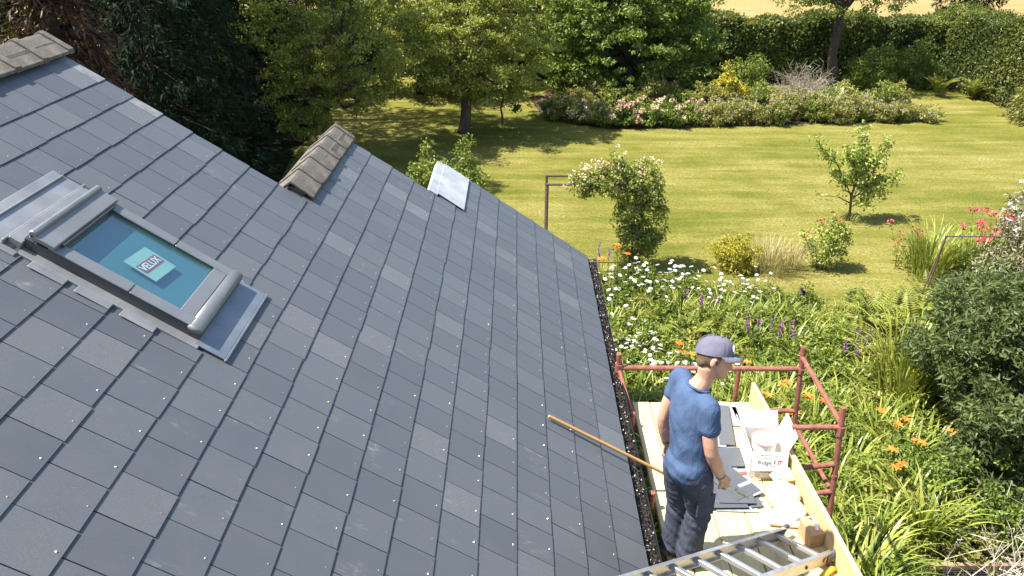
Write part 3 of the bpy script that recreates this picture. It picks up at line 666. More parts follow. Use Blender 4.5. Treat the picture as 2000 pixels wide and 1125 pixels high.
# ---------------------------------------------------------------- broom
b0 = Vector((1.272, 5.0, 2.38)); b1 = roof(2.185, 4.955, .032)
br = empty('broom', b0, 0, 'long wooden broom handle with a green socket leaning across the gutter', 'broom')
mb = MB(); mb.tube([(0, 0, 0), (b1 - b0)], .0135, 10); mb.tube([(b1 - b0), (b1 - b0) * 1.004], [.0135, .008], 10); mb.build('handle', BROOMW, br, smooth=False)
dbm = (b1 - b0).normalized()
mb = MB(); mb.tube([-dbm * .07, dbm * .035], [.022, .017], 10); mb.build('socket', GREENP, br)
mb = MB(); mb.box(-dbm * .085 + Vector((0, 0, -.02)), (.06, .26, .035), Matrix.Rotation(.1, 3, 'Z')); mb.build('head', GREENP, br, bevel=.006)
mb = MB()
rr = random.Random(2)
for k in range(90):
    p = -dbm * .085 + Vector((rr.uniform(-.024, .024), rr.uniform(-.12, .12), -.035)); mb.tube([p, p + Vector((rr.gauss(0, .006), rr.gauss(0, .006), -.045))], .0022, 3)
mb.build('bristles', BROOMW, br)['kind'] = 'stuff'

# ---------------------------------------------------------------- the roofer
SKIN = simple('skin', (.50, .27, .18), (.58, .33, .23), 14, .5, bstr=.1, spec=.35)
def cloth(name, ca, cb, fold=9):
    m, t, b, o = newmat(name); v = coords(t); n = noise(t, v, 12, 4); wv = noise(t, v, 260, 2); fo = noise(t, coords(t, (1, 1, .45)), fold, 3, .5, 1.2)
    t.links.new(ramp(t, n.outputs[0], [(.3, ca), (.7, cb)]).outputs[0], b.inputs['Base Color']); b.inputs['Roughness'].default_value = .95; b.inputs['Specular IOR Level'].default_value = .15
    bump(t, b, math_(t, 'ADD', math_(t, 'MULTIPLY', fo.outputs[0], 1.0), math_(t, 'MULTIPLY', wv.outputs[0], .03)), .55, .03)
    return m
SHIRT = cloth('navy_tshirt', (.055, .088, .165), (.075, .115, .20)); TROU = cloth('navy_trousers', (.045, .052, .076), (.066, .074, .10), 14); CAPM = cloth('faded_cap', (.12, .115, .155), (.165, .158, .205), 6)
HAIR = simple('brown_hair', (.10, .055, .025), (.17, .10, .05), 60, .7, bstr=.8); BOOT = simple('boot_leather', (.10, .06, .035), (.16, .10, .06), 20, .7)
V3 = lambda *a: np.array(a, float)
FW = nrm(V3(.95, .31, 0)); RT = nrm(V3(.31, -.95, 0)); UP = V3(0, 0, 1)
def remesh(mb, name, mat, voxel, smooth=4, parent=None, disp=None):
    me = bpy.data.meshes.new('tmp'); me.from_pydata(mb.v, [], mb.f)
    bm = bmesh.new(); bm.from_mesh(me); bmesh.ops.recalc_face_normals(bm, faces=bm.faces[:]); bm.to_mesh(me); bm.free()
    o = link('tmp', me); md_ = o.modifiers.new('r', 'REMESH'); md_.mode = 'VOXEL'; md_.voxel_size = voxel; md_.use_smooth_shade = True
    ms = o.modifiers.new('s', 'SMOOTH'); ms.factor = .5; ms.iterations = smooth
    dg = bpy.context.evaluated_depsgraph_get(); dg.update(); nm = bpy.data.meshes.new_from_object(o.evaluated_get(dg)); bpy.data.objects.remove(o)
    nm.name = name; nm.materials.clear(); nm.materials.append(mat)
    if disp:
        co = np.empty(len(nm.vertices) * 3, np.float32); nm.vertices.foreach_get('co', co); co = co.reshape(-1, 3); no = np.empty(len(nm.vertices) * 3, np.float32); nm.vertices.foreach_get('normal', no); no = no.reshape(-1, 3)
        co += no * disp(co)[:, None]; nm.vertices.foreach_set('co', co.ravel()); nm.update()
    nm.polygons.foreach_set('use_smooth', [True] * len(nm.polygons))
    return link(name, nm, parent)
def limb(mb, pts, rad, side=None, n=14):
    """rounded tapered limb through pts"""
    pts = [np.asarray(p, float) for p in pts]; rad = [r if hasattr(r, '__len__') else (r, r) for r in rad]
    P, Q = [], []; m = len(pts); steps = 5
    for i in range(m - 1):
        for k in range(steps):
            t = k / steps; p0, p1, p2, p3 = pts[max(i - 1, 0)], pts[i], pts[i + 1], pts[min(i + 2, m - 1)]
            P.append(.5 * (2 * p1 + (p2 - p0) * t + (2 * p0 - 5 * p1 + 4 * p2 - p3) * t * t + (3 * p1 - p0 - 3 * p2 + p3) * t ** 3)); Q.append(tuple(rad[i][j] * (1 - t) + rad[i + 1][j] * t for j in (0, 1)))
    P.append(pts[-1]); Q.append(rad[-1])
    d0 = nrm(P[0] - P[1]); d1 = nrm(P[-1] - P[-2]); r0, r1 = Q[0], Q[-1]
    pre = [(P[0] + d0 * min(r0) * s, (r0[0] * c, r0[1] * c)) for s, c in ((.8, .45), (.5, .8))]; post = [(P[-1] + d1 * min(r1) * s, (r1[0] * c, r1[1] * c)) for s, c in ((.5, .8), (.8, .45))]
    allp = pre + list(zip(P, Q)) + post
    mb.tube([a for a, _ in allp], [q for _, q in allp], n, side=side)
def blob(mb, c, r, ax=None, n=16, m=10):
    c = np.asarray(c, float); ax = np.eye(3) if ax is None else ax; V = []
    for i in range(1, m):
        ph_ = math.pi * i / m
        for k in range(n):
            th = 2 * math.pi * k / n; V.append(c + ax[0] * r[0] * math.sin(ph_) * math.cos(th) + ax[1] * r[1] * math.sin(ph_) * math.sin(th) + ax[2] * r[2] * math.cos(ph_))
    V.append(c + ax[2] * r[2]); V.append(c - ax[2] * r[2]); tp, bt = len(V) - 2, len(V) - 1
    F = [((i) * n + k, (i) * n + (k + 1) % n, (i + 1) * n + (k + 1) % n, (i + 1) * n + k) for i in range(m - 2) for k in range(n)] + [(k, tp, (k + 1) % n) for k in range(n)] + [((m - 2) * n + (k + 1) % n, bt, (m - 2) * n + k) for k in range(n)]
    mb.add(V, F)
shR, elR, wrR, haR = V3(1.205, 4.115, 3.655), V3(1.245, 4.056, 3.36), V3(1.346, 4.117, 3.125), V3(1.405, 4.125, 3.055)
shL, elL, wrL, haL = V3(1.085, 4.425, 3.69), V3(1.0, 4.41, 3.385), V3(1.04, 4.425, 3.165), V3(1.043, 4.435, 3.075)
pelv, waist, chest, upper, neckb = V3(1.15, 4.20, 3.14), V3(1.14, 4.205, 3.32), V3(1.13, 4.245, 3.52), V3(1.14, 4.26, 3.655), V3(1.165, 4.262, 3.735)
hd = V3(1.25, 4.262, 3.925); hF = nrm(V3(.955, -.22, -.20)); hR_ = nrm(np.cross(hF, UP)); hU = np.cross(hR_, hF); hR_, hU = hR_ * math.cos(.27) + hU * math.sin(.27), hU * math.cos(.27) - hR_ * math.sin(.27); HX = np.array([hF, hR_, hU])
def hp(f, r, u): return hd + hF * f + hR_ * r + hU * u
body = MB()
limb(body, [pelv, waist, chest, upper, neckb], [(.14, .105), (.13, .1), (.15, .105), (.13, .08), (.06, .06)], side=RT)
limb(body, [neckb - UP * .03, V3(1.2, 4.257, 3.80), hp(-.035, 0, -.06)], [.07, .056, .055])
blob(body, hp(-.015, 0, .025), (.098, .076, .10), HX); limb(body, [hp(.0, 0, .0), hp(.04, 0, -.045), hp(.062, 0, -.092)], [(.07, .066), (.058, .052), (.026, .03)], side=hR_)
blob(body, hp(.045, 0, -.03), (.05, .055, .07), HX); blob(body, hp(.072, 0, .012), (.022, .05, .018), HX)          # cheeks, brow
limb(body, [hp(.085, 0, .01), hp(.103, 0, -.022), hp(.112, 0, -.036)], [.009, .013, .012]); blob(body, hp(.1, 0, -.04), (.012, .017, .009), HX)   # nose
blob(body, hp(.086, 0, -.064), (.014, .024, .006), HX); blob(body, hp(.083, 0, -.077), (.013, .021, .007), HX); blob(body, hp(.07, 0, -.1), (.022, .024, .016), HX)   # lips, chin
for s_ in (-1, 1):
    blob(body, hp(-.018, s_ * .08, -.008), (.018, .008, .032), HX); blob(body, hp(-.01, s_ * .083, .012), (.014, .007, .014), HX)  # ears
limb(body, [shR, elR, wrR], [.054, .045, .029]); limb(body, [elR, elR * .6 + wrR * .4, wrR, wrR + (haR - wrR) * .2], [.042, .045, .03, .027])
limb(body, [shL, elL, wrL], [.054, .044, .029]); limb(body, [elL, elL * .6 + wrL * .4, wrL, wrL + (haL - wrL) * .2], [.041, .044, .03, .027])
def hand(mb, w_, h_, palm_n, curl, thumb_side, ln=.075):
    d = nrm(h_ - w_); n_ = nrm(palm_n - d * (palm_n @ d)); sd_ = np.cross(d, n_) * thumb_side
    pc = w_ + d * .055; limb(mb, [w_, w_ + d * .045, w_ + d * .085], [(.026, .018), (.040, .017), (.040, .014)], side=sd_)
    tips = []
    for i, (o_, l_) in enumerate(((.030, .9), (.010, 1.0), (-.011, .95), (-.031, .75))):
        p = w_ + d * .085 + sd_ * o_; seg = ln * l_ / 3; dd = d.copy(); pts = [p - d * .02, p]
        for k in range(3):
            a = curl * (k + 1) * (.95 + .06 * i); dd = nrm(d * math.cos(a) + n_ * math.sin(a)); p = p + dd * seg * (1.25 if k == 0 else 1.0); pts.append(p)
        limb(mb, pts, [.0105, .0105, .0095, .0088, .0078], n=8); tips.append(p)
    p = w_ + d * .03 + sd_ * .032; t1 = p + nrm(d * .6 + sd_ * .6 + n_ * .5) * .035; t2 = t1 + nrm(d * .7 + n_ * .7 - sd_ * .1) * .03
    limb(mb, [p - sd_ * .012, p, t1, t2], [.014, .0135, .0115, .009], n=8)
    return tips
hand(body, wrR, haR, V3(-.2, .75, -.75), .75, -1); hand(body, wrL, haL, V3(.6, -.7, 0), .35, 1)
ankR, ankL = V3(1.238, 4.235, 2.34), V3(1.142, 4.345, 2.34); knR, knL = V3(1.262, 4.225, 2.75), V3(1.152, 4.335, 2.72); hipR, hipL = V3(1.195, 4.13, 3.11), V3(1.10, 4.275, 3.11)
limb(body, [hipR, knR, ankR], [.082, .055, .04]); limb(body, [hipL, knL, ankL], [.082, .055, .04])
for an in (ankR, ankL): limb(body, [an + UP * .02, an - UP * .045, an + FW * .12 - UP * .055], [.042, (.042, .036), (.036, .024)])
person = remesh(body, 'person', SKIN, .0058, 3)
tag(person, 'roofer in navy T-shirt, dark work trousers and faded cap standing on the deck', 'person')
# T-shirt
def folds(co):
    x, y, z = co.T; r_ = (co - waist) @ RT; f_ = (co - waist) @ FW
    k = np.sin(z * 46 + r_ * 30 + 2 * np.sin(r_ * 22)) * .5 + np.sin(z * 23 - r_ * 44 + f_ * 30) * .6 + np.sin(r_ * 70 + z * 18) * .5
    return (.0036 * k * np.clip((3.66 - z) / .2, .15, 1)).astype(np.float32)
sh = MB()
limb(sh, [pelv - FW * .03 + UP * .015, pelv + UP * .085, waist, chest, upper + UP * .005, neckb - UP * .028], [(.168, .132), (.162, .127), (.148, .116), (.168, .122), (.155, .102), (.08, .072)], side=RT, n=24)
limb(sh, [shR - (shR - upper) * .45, shR + UP * .006, shR * .75 + elR * .25, shR * .54 + elR * .46], [.07, .072, .07, .07]); limb(sh, [shL - (shL - upper) * .45, shL + UP * .006, shL * .75 + elL * .25, shL * .58 + elL * .42], [.062, .064, .064, .064])
remesh(sh, 'shirt', SHIRT, .008, 5, person, folds)
cl = MB(); nk = 26
cpt = [neckb + FW * (.073 * math.cos(2 * math.pi * k / nk) + .004) + RT * .082 * math.sin(2 * math.pi * k / nk) + UP * (-.006 - .022 * math.cos(2 * math.pi * k / nk)) for k in range(nk + 1)]
cl.tube(cpt, .009, 6, cap=False); cl.build('collar', SHIRT, person, smooth=True)
# trousers
def tfolds(co):
    x, y, z = co.T; k = np.sin(z * 60 + x * 40) + .8 * np.sin(z * 95 - y * 60 + 1.5 * np.sin(x * 50)) + .7 * np.sin(x * 80 + y * 60)
    amp = .0012 + .0028 * np.exp(-((z - 2.72) / .09) ** 2) + .003 * np.exp(-((z - 2.36) / .06) ** 2)
    return (amp * k).astype(np.float32)
tr = MB()
limb(tr, [pelv + UP * .06, pelv - UP * .02], [(.168, .125), (.18, .14)], side=RT, n=20)
limb(tr, [hipR + UP * .0, hipR * .5 + knR * .5, knR, knR * .5 + ankR * .5, ankR - UP * .02], [(.108, .105), .102, .086, .082, .088]); limb(tr, [hipL, hipL * .5 + knL * .5, knL, knL * .5 + ankL * .5, ankL - UP * .01], [(.108, .105), .100, .084, .080, .085])
trs = remesh(tr, 'trousers', TROU, .009, 3, person, tfolds)
pk = MB(); c_ = hipR * .45 + knR * .55 + RT * .102; pk.box(c_, (.016, .13, .17), Matrix((RT, FW, UP)).transposed()); pk.build('cargo_pocket', TROU, trs, bevel=.006)
pk = MB(); c_ = pelv - FW * .135 + RT * .045 + UP * .0; pk.box(c_ + UP * -.01, (.02, .012, .016), Matrix((RT, FW, UP)).transposed()); pk.build('red_tab', REDINK, trs)
# boots
for an, s_ in ((ankR, 1), (ankL, 1)):
    bt = MB(); gz_ = an * 1.0; gz_[2] = DZ
    limb(bt, [an + UP * .02, an - UP * .04], [.055, .056]); limb(bt, [gz_ - FW * .05 + UP * .04, gz_ + FW * .06 + UP * .045, gz_ + FW * .15 + UP * .035], [(.042, .04), (.048, .042), (.042, .032)], side=RT)
    for v_ in range(len(bt.v)):
        if bt.v[v_][2] < DZ + .002: bt.v[v_] = (bt.v[v_][0], bt.v[v_][1], DZ + .002)
    remesh(bt, 'boot', BOOT, .008, 2, person)
# hair, cap, emblem
hr = MB(); blob(hr, hp(-.03, 0, .02), (.09, .082, .09), HX); blob(hr, hp(-.07, 0, -.025), (.04, .064, .05), HX)
for s_ in (-1, 1): limb(hr, [hp(.012, s_ * .069, .03), hp(.012, s_ * .071, -.012)], [.014, .009])
remesh(hr, 'hair', HAIR, .006, 1, person)
cp = MB(); n_, m_ = 28, 9; V = []
cF, cU = nrm(hF * .97 + hU * .24 * -1 + hU * .34), None; cR = hR_; cU = np.cross(cR, cF)
cc = hp(-.02, 0, .048)
for i in range(m_):
    ph_ = math.pi / 2 * i / (m_ - 1) * .985
    for k in range(n_):
        th = 2 * math.pi * k / n_; e = math.cos(ph_) ** .62
        V.append(cc + cF * .117 * e * math.cos(th) + cR * .092 * e * math.sin(th) + cU * (.105 * math.sin(ph_) - .012 + .01 * math.cos(th) * (1 - i / m_)))
cp.add(V, [(i * n_ + k, i * n_ + (k + 1) % n_, (i + 1) * n_ + (k + 1) % n_, (i + 1) * n_ + k) for i in range(m_ - 1) for k in range(n_)] + [tuple(range((m_ - 1) * n_, m_ * n_))])
cap_o = cp.build('cap', CAPM, person, smooth=True)
bmk = MB(); V = []; nb = 15
for j, (d_, dz_) in enumerate(((.0, 0), (.025, -.002), (.05, -.006), (.072, -.013))):
    for k in range(nb):
        a = R(-72 + 144 * k / (nb - 1)); ca, sa = math.cos(a), math.sin(a); e = max(0, ca) ** .55
        V.append(cc + cF * (.112 * ca + d_ * e) + cR * (.090 * sa * (1 + d_ * .9)) + cU * (-.006 + dz_ - .02 * sa * sa * (d_ / .085)))
Vt = V + [v_ - cU * .004 for v_ in V]; o_ = len(V)
F = []
for j in range(3):
    for k in range(nb - 1):
        q_ = (j * nb + k, j * nb + k + 1, (j + 1) * nb + k + 1, (j + 1) * nb + k); F.append(q_); F.append(tuple(x + o_ for x in q_[::-1]))
for k in range(nb - 1): F.append((3 * nb + k, 3 * nb + k + 1, 3 * nb + k + 1 + o_, 3 * nb + k + o_))
bmk.add(Vt, F); bmk.build('peak', CAPM, cap_o, smooth=True)
def capp(th, ph_, off=0):
    e = math.cos(ph_) ** .62; return cc + cF * (.117 * e + off) * math.cos(th) + cR * (.092 * e + off) * math.sin(th) + cU * ((.105 + off) * math.sin(ph_) - .012 + .006)
for nm, rr_, mt_, of in (('emblem', .021, WHITEINK, .003), ('emblem_mark', .0095, INK, .005)):
    em = MB(); c0 = capp(.22, .42, of); tx = nrm(capp(.42, .42) - capp(.02, .42)); ty = nrm(capp(.22, .62) - capp(.22, .22)); nn_ = np.cross(tx, ty)
    em.tube([c0 - nn_ * .003, c0 + nn_ * .003], [(rr_, rr_ * 1.15)] * 2, 14, side=tx); em.build(nm, mt_, cap_o)
bt = MB(); bt.tube([capp(0, 1.5), capp(0, 1.5, .006)], [.008, .005], 8); bt.build('button', CAPM, cap_o)
for th_ in (R(-60), R(-120), R(-180), R(0)):
    sm_ = MB(); sm_.tube([capp(th_, q_, .0005) for q_ in np.linspace(.05, 1.5, 8)], .0022, 5, cap=False); sm_.build('seam', CAPM, cap_o)
for th_ in (R(-92), R(-32)):
    ey = MB(); p_ = capp(th_, .8, .0); q_ = capp(th_, .8, .0025); ey.tube([p_, q_], .0045, 8); ey.build('eyelet', INK, cap_o)
for (w_, e_, nm, mt_, r_) in ((wrR, elR, 'wristband', simple('grey_rubber_band', (.10, .11, .13), (.14, .15, .17), 9, .6), .034), (wrL, elL, 'watch_strap', RUBBER, .034)):
    d_ = nrm(e_ - w_); wb = MB(); wb.tube([w_ + d_ * .012, w_ + d_ * .03], r_, 16); wb.build(nm, mt_, person, smooth=False)
# tool in his right hand
ht = empty('hand_tool', tuple(haR + V3(.03, .0, -.03)), 0, 'small steel hand tool with a pointed blade held in the roofer\'s right hand', 'tool')
h0 = V3(-.055, -.01, .005); tip = V3(.14, .05, -.13)
mb = MB(); mb.tube([h0 + V3(-.03, -.01, .03), V3(0, 0, 0), V3(.03, .012, -.025)], [.011, .012, .009], 8); mb.build('grip', ALU, ht, smooth=True)
mb = MB(); mb.tube([V3(.03, .012, -.025), V3(.07, .025, -.06), tip], [(.004, .004), (.003, .026), (.002, .006)], 6, side=(0, 1, .5)); mb.build('blade', STEEL, ht)

# ================================================================ vegetation
LM = lambda n, a, b, c, **k: leafmat(n, [(.0, a), (.5, b), (1, c)], **k)
M_APPLE = LM('apple_leaf', (0.1503, 0.1793, 0.033), (0.2555, 0.2835, 0.0496), (0.4508, 0.4482, 0.1102))
M_PLUM = LM('plum_leaf', (0.071, 0.1133, 0.0217), (0.1365, 0.2019, 0.034), (0.273, 0.34, 0.0696))
M_HEDGE = LM('hedge_leaf', (0.0546, 0.0776, 0.0166), (0.101, 0.1346, 0.0248), (0.2102, 0.2242, 0.0483))
M_CON = LM('conifer_spray', (0.0058, 0.013, 0.0072), (0.0108, 0.023, 0.013), (0.0252, 0.0468, 0.0259), trans=.1, rough=.8, spec=.1)
M_CONB = LM('dead_conifer_spray', (0.0383, 0.0153, 0.0077), (0.0688, 0.0275, 0.0138), (0.1148, 0.0536, 0.0268), trans=.1)
M_CONY = LM('golden_conifer_spray', (0.11, 0.12, 0.02), (0.18, 0.18, 0.03), (0.28, 0.26, 0.05), trans=.2)
M_YOUNG = LM('young_leaf', (0.158, 0.2193, 0.0417), (0.2872, 0.361, 0.0695), (0.574, 0.5931, 0.1393))
M_ROSE = LM('rose_leaf', (0.0995, 0.146, 0.0314), (0.2102, 0.2608, 0.0523), (0.4423, 0.4381, 0.1043))
M_FRESH = LM('fresh_leaf', (0.0972, 0.15, 0.0247), (0.1944, 0.2476, 0.0412), (0.3888, 0.405, 0.0908))
M_STRAP = LM('strap_leaf', (0.1043, 0.1588, 0.0213), (0.216, 0.276, 0.0395), (0.4322, 0.4416, 0.0911), rough=.38, spec=.5)
M_GREEN = LM('mid_leaf', (0.0801, 0.1252, 0.0229), (0.16, 0.2215, 0.0361), (0.3202, 0.3562, 0.0655))
M_DARK = LM('dark_glossy_leaf', (0.0508, 0.072, 0.0237), (0.0907, 0.1234, 0.0384), (0.2177, 0.257, 0.0887), rough=.5, spec=.35)
M_FERN = LM('fern_leaf', (0.1089, 0.144, 0.0253), (0.2177, 0.252, 0.0412), (0.3888, 0.3888, 0.0792))
M_YELL = LM('yellow_leaf', (0.2995, 0.2808, 0.0281), (0.5242, 0.4493, 0.0468), (0.7862, 0.6178, 0.0749))
M_OLIVE = LM('border_leaf', (0.1607, 0.1754, 0.0409), (0.287, 0.2889, 0.065), (0.4823, 0.4333, 0.1299))
M_DRY = LM('dry_grass', (.24, .19, .08), (.36, .29, .13), (.5, .42, .22), trans=.2)
M_SILV = LM('silvery_leaf', (0.1436, 0.1368, 0.0654), (0.2693, 0.248, 0.1381), (0.4489, 0.4019, 0.2616), trans=.2)
M_STEM = LM('green_stem', (.06, .08, .02), (.10, .12, .03), (.16, .17, .05), trans=0)
def petal(name, ca, cb): return LM(name, ca, tuple((x + y) / 2 for x, y in zip(ca, cb)), cb, trans=.25, rough=.7, spec=.2)
F_WHITE = petal('white_petal', (.62, .63, .62), (.85, .85, .84)); F_PINK = petal('pink_petal', (.55, .26, .25), (.78, .50, .45)); F_CREAM = petal('cream_petal', (.60, .42, .27), (.76, .62, .45))
F_ORANGE = petal('orange_petal', (.62, .17, .02), (.80, .32, .06)); F_PURP = petal('purple_petal', (.22, .05, .26), (.42, .14, .46)); F_RED = petal('coral_petal', (.58, .08, .09), (.75, .20, .20)); F_YEL = petal('flower_eye', (.6, .42, .03), (.75, .55, .06))
F_MAUVE = petal('mauve_petal', (.34, .25, .30), (.52, .42, .46))

def rngf(seed): return np.random.default_rng(seed)
def cluster_leaves(nb, C, n_per, cr, L, W_, rng, tint=(.0, 1.0), flat=.65, up=.55, ctint=.35):
    """leaves in clusters around centres C"""
    m = len(C); cid = np.repeat(np.arange(m), n_per); N = len(cid)
    cr = np.broadcast_to(cr, (m,))
    off = rdir(N, rng) * (rng.random(N) ** .45)[:, None] * cr[cid][:, None]; off[:, 2] *= flat
    P = C[cid] + off
    D = nrm(off * .8 / np.maximum(cr[cid][:, None], .01) + rdir(N, rng) * .9 + np.array([0, 0, -.25])); Nn = nrm(rdir(N, rng) + np.array([0, 0, up]))
    ct = rng.random(m)
    T = np.clip(tint[0] + (tint[1] - tint[0]) * (ct[cid] * ctint + rng.random(N) * (1 - ctint)), 0, 1)
    s = rng.uniform(.7, 1.25, N); nb.leaves(P, D, Nn, L * s, W_ * s, T)
def blob_points(blobs, n, rng, lo=.5):
    B = np.array(blobs, float); wts = B[:, 3] * B[:, 4] * B[:, 5]; wts = wts ** .8; i = rng.choice(len(B), n, p=wts / wts.sum())
    d = rdir(n, rng); r = lo + (1 - lo) * rng.random(n) ** .55; r *= 1 + .14 * np.sin(d[:, 0] * 7 + d[:, 2] * 5 + i) + .08 * rng.normal(size=n)
    return B[i, :3] + d * B[i, 3:6] * r[:, None]
def crooked(a, b, rng, k=4, wob=.12):
    a, b = np.asarray(a, float), np.asarray(b, float); L = np.linalg.norm(b - a); t = np.linspace(0, 1, k + 1)[:, None]
    p = a + (b - a) * t; p[1:-1] += rng.normal(size=(k - 1, 3)) * wob * L; return p
def tree(name, label, base, blobs, trunk_h, tr_r, mat, bark, seed, ncl, nper, cr, L, W_, group=None, lean=(0, 0), cat='tree', tint=(0, 1), lo=.5, limbs=16, flat=.65):
    rng = rngf(seed); base = np.array(base, float); root = empty(name, tuple(base), 0, label, cat, group)
    B = [(b[0] - base[0], b[1] - base[1], b[2], *b[3:]) for b in blobs]
    C = blob_points(B, ncl, rng, lo)
    C = C[C[:, 2] > .25]
    nb = NB(); cluster_leaves(nb, C, nper, rng.uniform(.6, 1.3, len(C)) * cr, L, W_, rng, tint, flat)
    nb.build('crown', mat, root)
    mb = MB(); top = np.array([lean[0], lean[1], trunk_h]); p = crooked((0, 0, -.05), top, rng, 4, .03); mb.tube(p, list(np.linspace(tr_r * 1.25, tr_r * .8, len(p))), 10)
    mb.build('trunk', bark, root, smooth=True)
    br_ = MB(); idx = rng.choice(len(C), min(limbs, len(C)), replace=False)
    cen = np.mean(C, 0)
    for i in idx:
        q = crooked(top * .96, C[i], rng, 4, .07); q[1] = q[1] * .6 + (top + (cen - top) * .35) * .4; r0 = tr_r * rng.uniform(.35, .6); br_.tube(q, list(np.linspace(r0, .012, len(q))), 6)
    br_.build('branches', bark, root, smooth=True)
    return root
tree('apple_tree', 'spreading olive-green apple tree with a leaning bare trunk on the shaded lawn edge', (-1.6, 24.1, 0), [(-1.35, 24.1, 3.1, 2.15, 2.0, 1.9), (-2.9, 23.9, 2.6, 1.1, 1.2, 1.3), (.05, 24.2, 2.3, 1.1, 1.3, 1.2), (-1.3, 23.5, 1.75, 1.5, .9, .8), (-1.4, 24.5, 5.0, 1.9, 1.7, 1.3)], 1.5, .15, M_APPLE, BARK, 1, 560, 96, .29, .095, .048, lean=(.12, 0), tint=(.0, 1), lo=.62, flat=.5)
tree('apple_tree', 'low branched olive-green apple tree in front of the dark conifers', (-5.2, 21.7, 0), [(-5.0, 21.3, 3.6, 1.9, 1.7, 1.7), (-5.5, 20.8, 2.0, .95, .9, .95), (-4.1, 21.4, 2.6, 1.2, 1.2, 1.2), (-5.6, 20.9, 1.25, .55, .6, .5), (-5.0, 22, 5.3, 1.8, 1.6, 1.3)], 1.2, .14, M_APPLE, BARK, 2, 400, 94, .28, .093, .047, tint=(0, 1), lo=.62, flat=.5)
tree('plum_tree', 'broad bright green fruit tree with dense hanging foliage behind the pink border', (4.0, 28.6, 0), [(3.9, 28.4, 2.1, 2.6, 1.7, 1.9), (1.9, 28.3, 1.7, 1.1, 1.3, 1.5), (6.0, 28.4, 1.7, 1.1, 1.2, 1.4), (4.6, 28.8, 3.6, 2.0, 1.5, 1.2), (2.6, 28.6, 3.3, 1.6, 1.4, 1.2)], 1.2, .2, M_PLUM, BARKD, 3, 620, 62, .34, .145, .085, tint=(.0, 1), lo=.62, flat=.5)
tree('hedgerow_tree', 'tall hedgerow tree with a bare upright trunk standing before the clipped back hedge', (11.7, 30.2, 0), [(11.5, 30.2, 3.9, 1.9, 1.2, .9), (10.3, 30.1, 3.1, .8, .7, .5), (13.2, 30.2, 3.3, .9, .8, .6), (11.9, 30.0, 5.3, 1.8, 1.3, 1.2)], 2.9, .17, M_FRESH, BARKD, 14, 190, 60, .34, .11, .055, tint=(0, .7))
tg = 'tall trees closing the garden behind the apple trees'
for i, (x, y, h, r, m_) in enumerate(((-3.4, 29.5, 6.5, 2.6, M_APPLE), (.8, 32.0, 6.0, 2.4, M_APPLE), (-8.5, 29.5, 7.5, 3.0, M_HEDGE), (-13.5, 31, 8, 3.3, M_HEDGE), (3.4, 34.0, 6.2, 2.6, M_PLUM), (-1.6, 34.0, 6.8, 2.6, M_HEDGE), (-19.5, 30.5, 8, 3.6, M_HEDGE), (-25.5, 36.5, 9, 4.2, M_HEDGE))):
    tree('background_tree', ['olive-green tree rising between the two apple trees', 'olive-green tree behind the spreading apple tree and the bright fruit tree', 'dark green tree behind the low branched apple tree', 'dark green tree far back behind the conifers', 'mid green tree just behind the bright fruit tree', 'dark green tree straight behind the spreading apple tree', 'dark green tree beyond the conifers above the main ridge', 'farthest dark green tree beyond the main ridge tiles'][i], (x, y, 0), [(x, y, h * .55, r, r * .8, h * .42), (x + .8, y - .6, h * .3, r * .8, r * .7, h * .25)], 1.2, .2, m_, BARKD, 20 + i, 230, 70, .42, .15, .075, tg, tint=(0, .75), flat=.5)
sp_ = tree('sapling', 'thin stemmed sapling on the grass beside the spreading apple tree', (-.42, 25.1, 0), [(-.3, 25.0, 1.35, .4, .4, .45), (-.1, 24.9, .75, .3, .25, .35)], 1.1, .03, M_PLUM, BARK, 31, 34, 40, .18, .09, .05, limbs=8)

# conifers -----------------------------------------------------------------
def conifer(name, label, x, y, h, r, mat, seed, n_whorl=26, per=15, z0=.4, group=None, sp=17, tp=.75):
    rng = rngf(seed); root = empty(name, (x, y, 0), 0, label, 'conifer', group); nb = NB(); br = NB()
    P0, P1 = [], []
    for i in range(n_whorl):
        t = i / n_whorl; z = z0 + (h - z0) * t; rr = r * (1 - t) ** tp + .15; k = max(5, int(per * (1 - .55 * t))); a0 = rng.random() * 6
        for j in range(k):
            a = a0 + 2 * math.pi * j / k + rng.normal() * .2; l = rr * rng.uniform(.75, 1.12); d = np.array([math.cos(a), math.sin(a), 0])
            st_ = np.array([0, 0, z]); en = st_ + d * l + np.array([0, 0, .12 * l - .36 * l * rng.uniform(.6, 1.3)]); P0.append(st_); P1.append(en)
    P0, P1 = np.array(P0), np.array(P1); br.stems(P0, P0 + (P1 - P0) * .8, .014, .004, .3, 3)
    m = len(P0); N = m * sp; cid = np.repeat(np.arange(m), sp); t = .22 + .8 * rng.random(N) ** .7
    d = nrm(P1 - P0)[cid]; C = P0[cid] + (P1 - P0)[cid] * t[:, None] + np.array([0, 0, -1.]) * (t ** 2 * .12)[:, None] + rng.normal(size=(N, 3)) * .07
    ns = 5; C = np.repeat(C, ns, 0); d = np.repeat(d, ns, 0); M = len(C)
    D = nrm(d * .7 + rdir(M, rng) * .75 + np.array([0, 0, -.55])); C = C + D * .07
    tt = np.repeat(rng.random(N), ns) * .6 + rng.random(M) * .4
    nb.leaves(C, D, nrm(rdir(M, rng) + np.array([0, 0, .5])), rng.uniform(.13, .30, M), rng.uniform(.022, .05, M), tt, .25)
    nb.build('crown', mat, root); br.build('branches', BARKD, root)
    mb = MB(); mb.tube([(0, 0, -.05), (0, 0, h * .5), (0, 0, h * .97)], [.2, .13, .02], 8); mb.build('trunk', BARKD, root, smooth=True)
    return root
conifer('conifer', 'tall dark green conifer with drooping sprays beside the apple trees', -7.1, 15.6, 8.8, 2.3, M_CON, 41, 28, tp=.6)
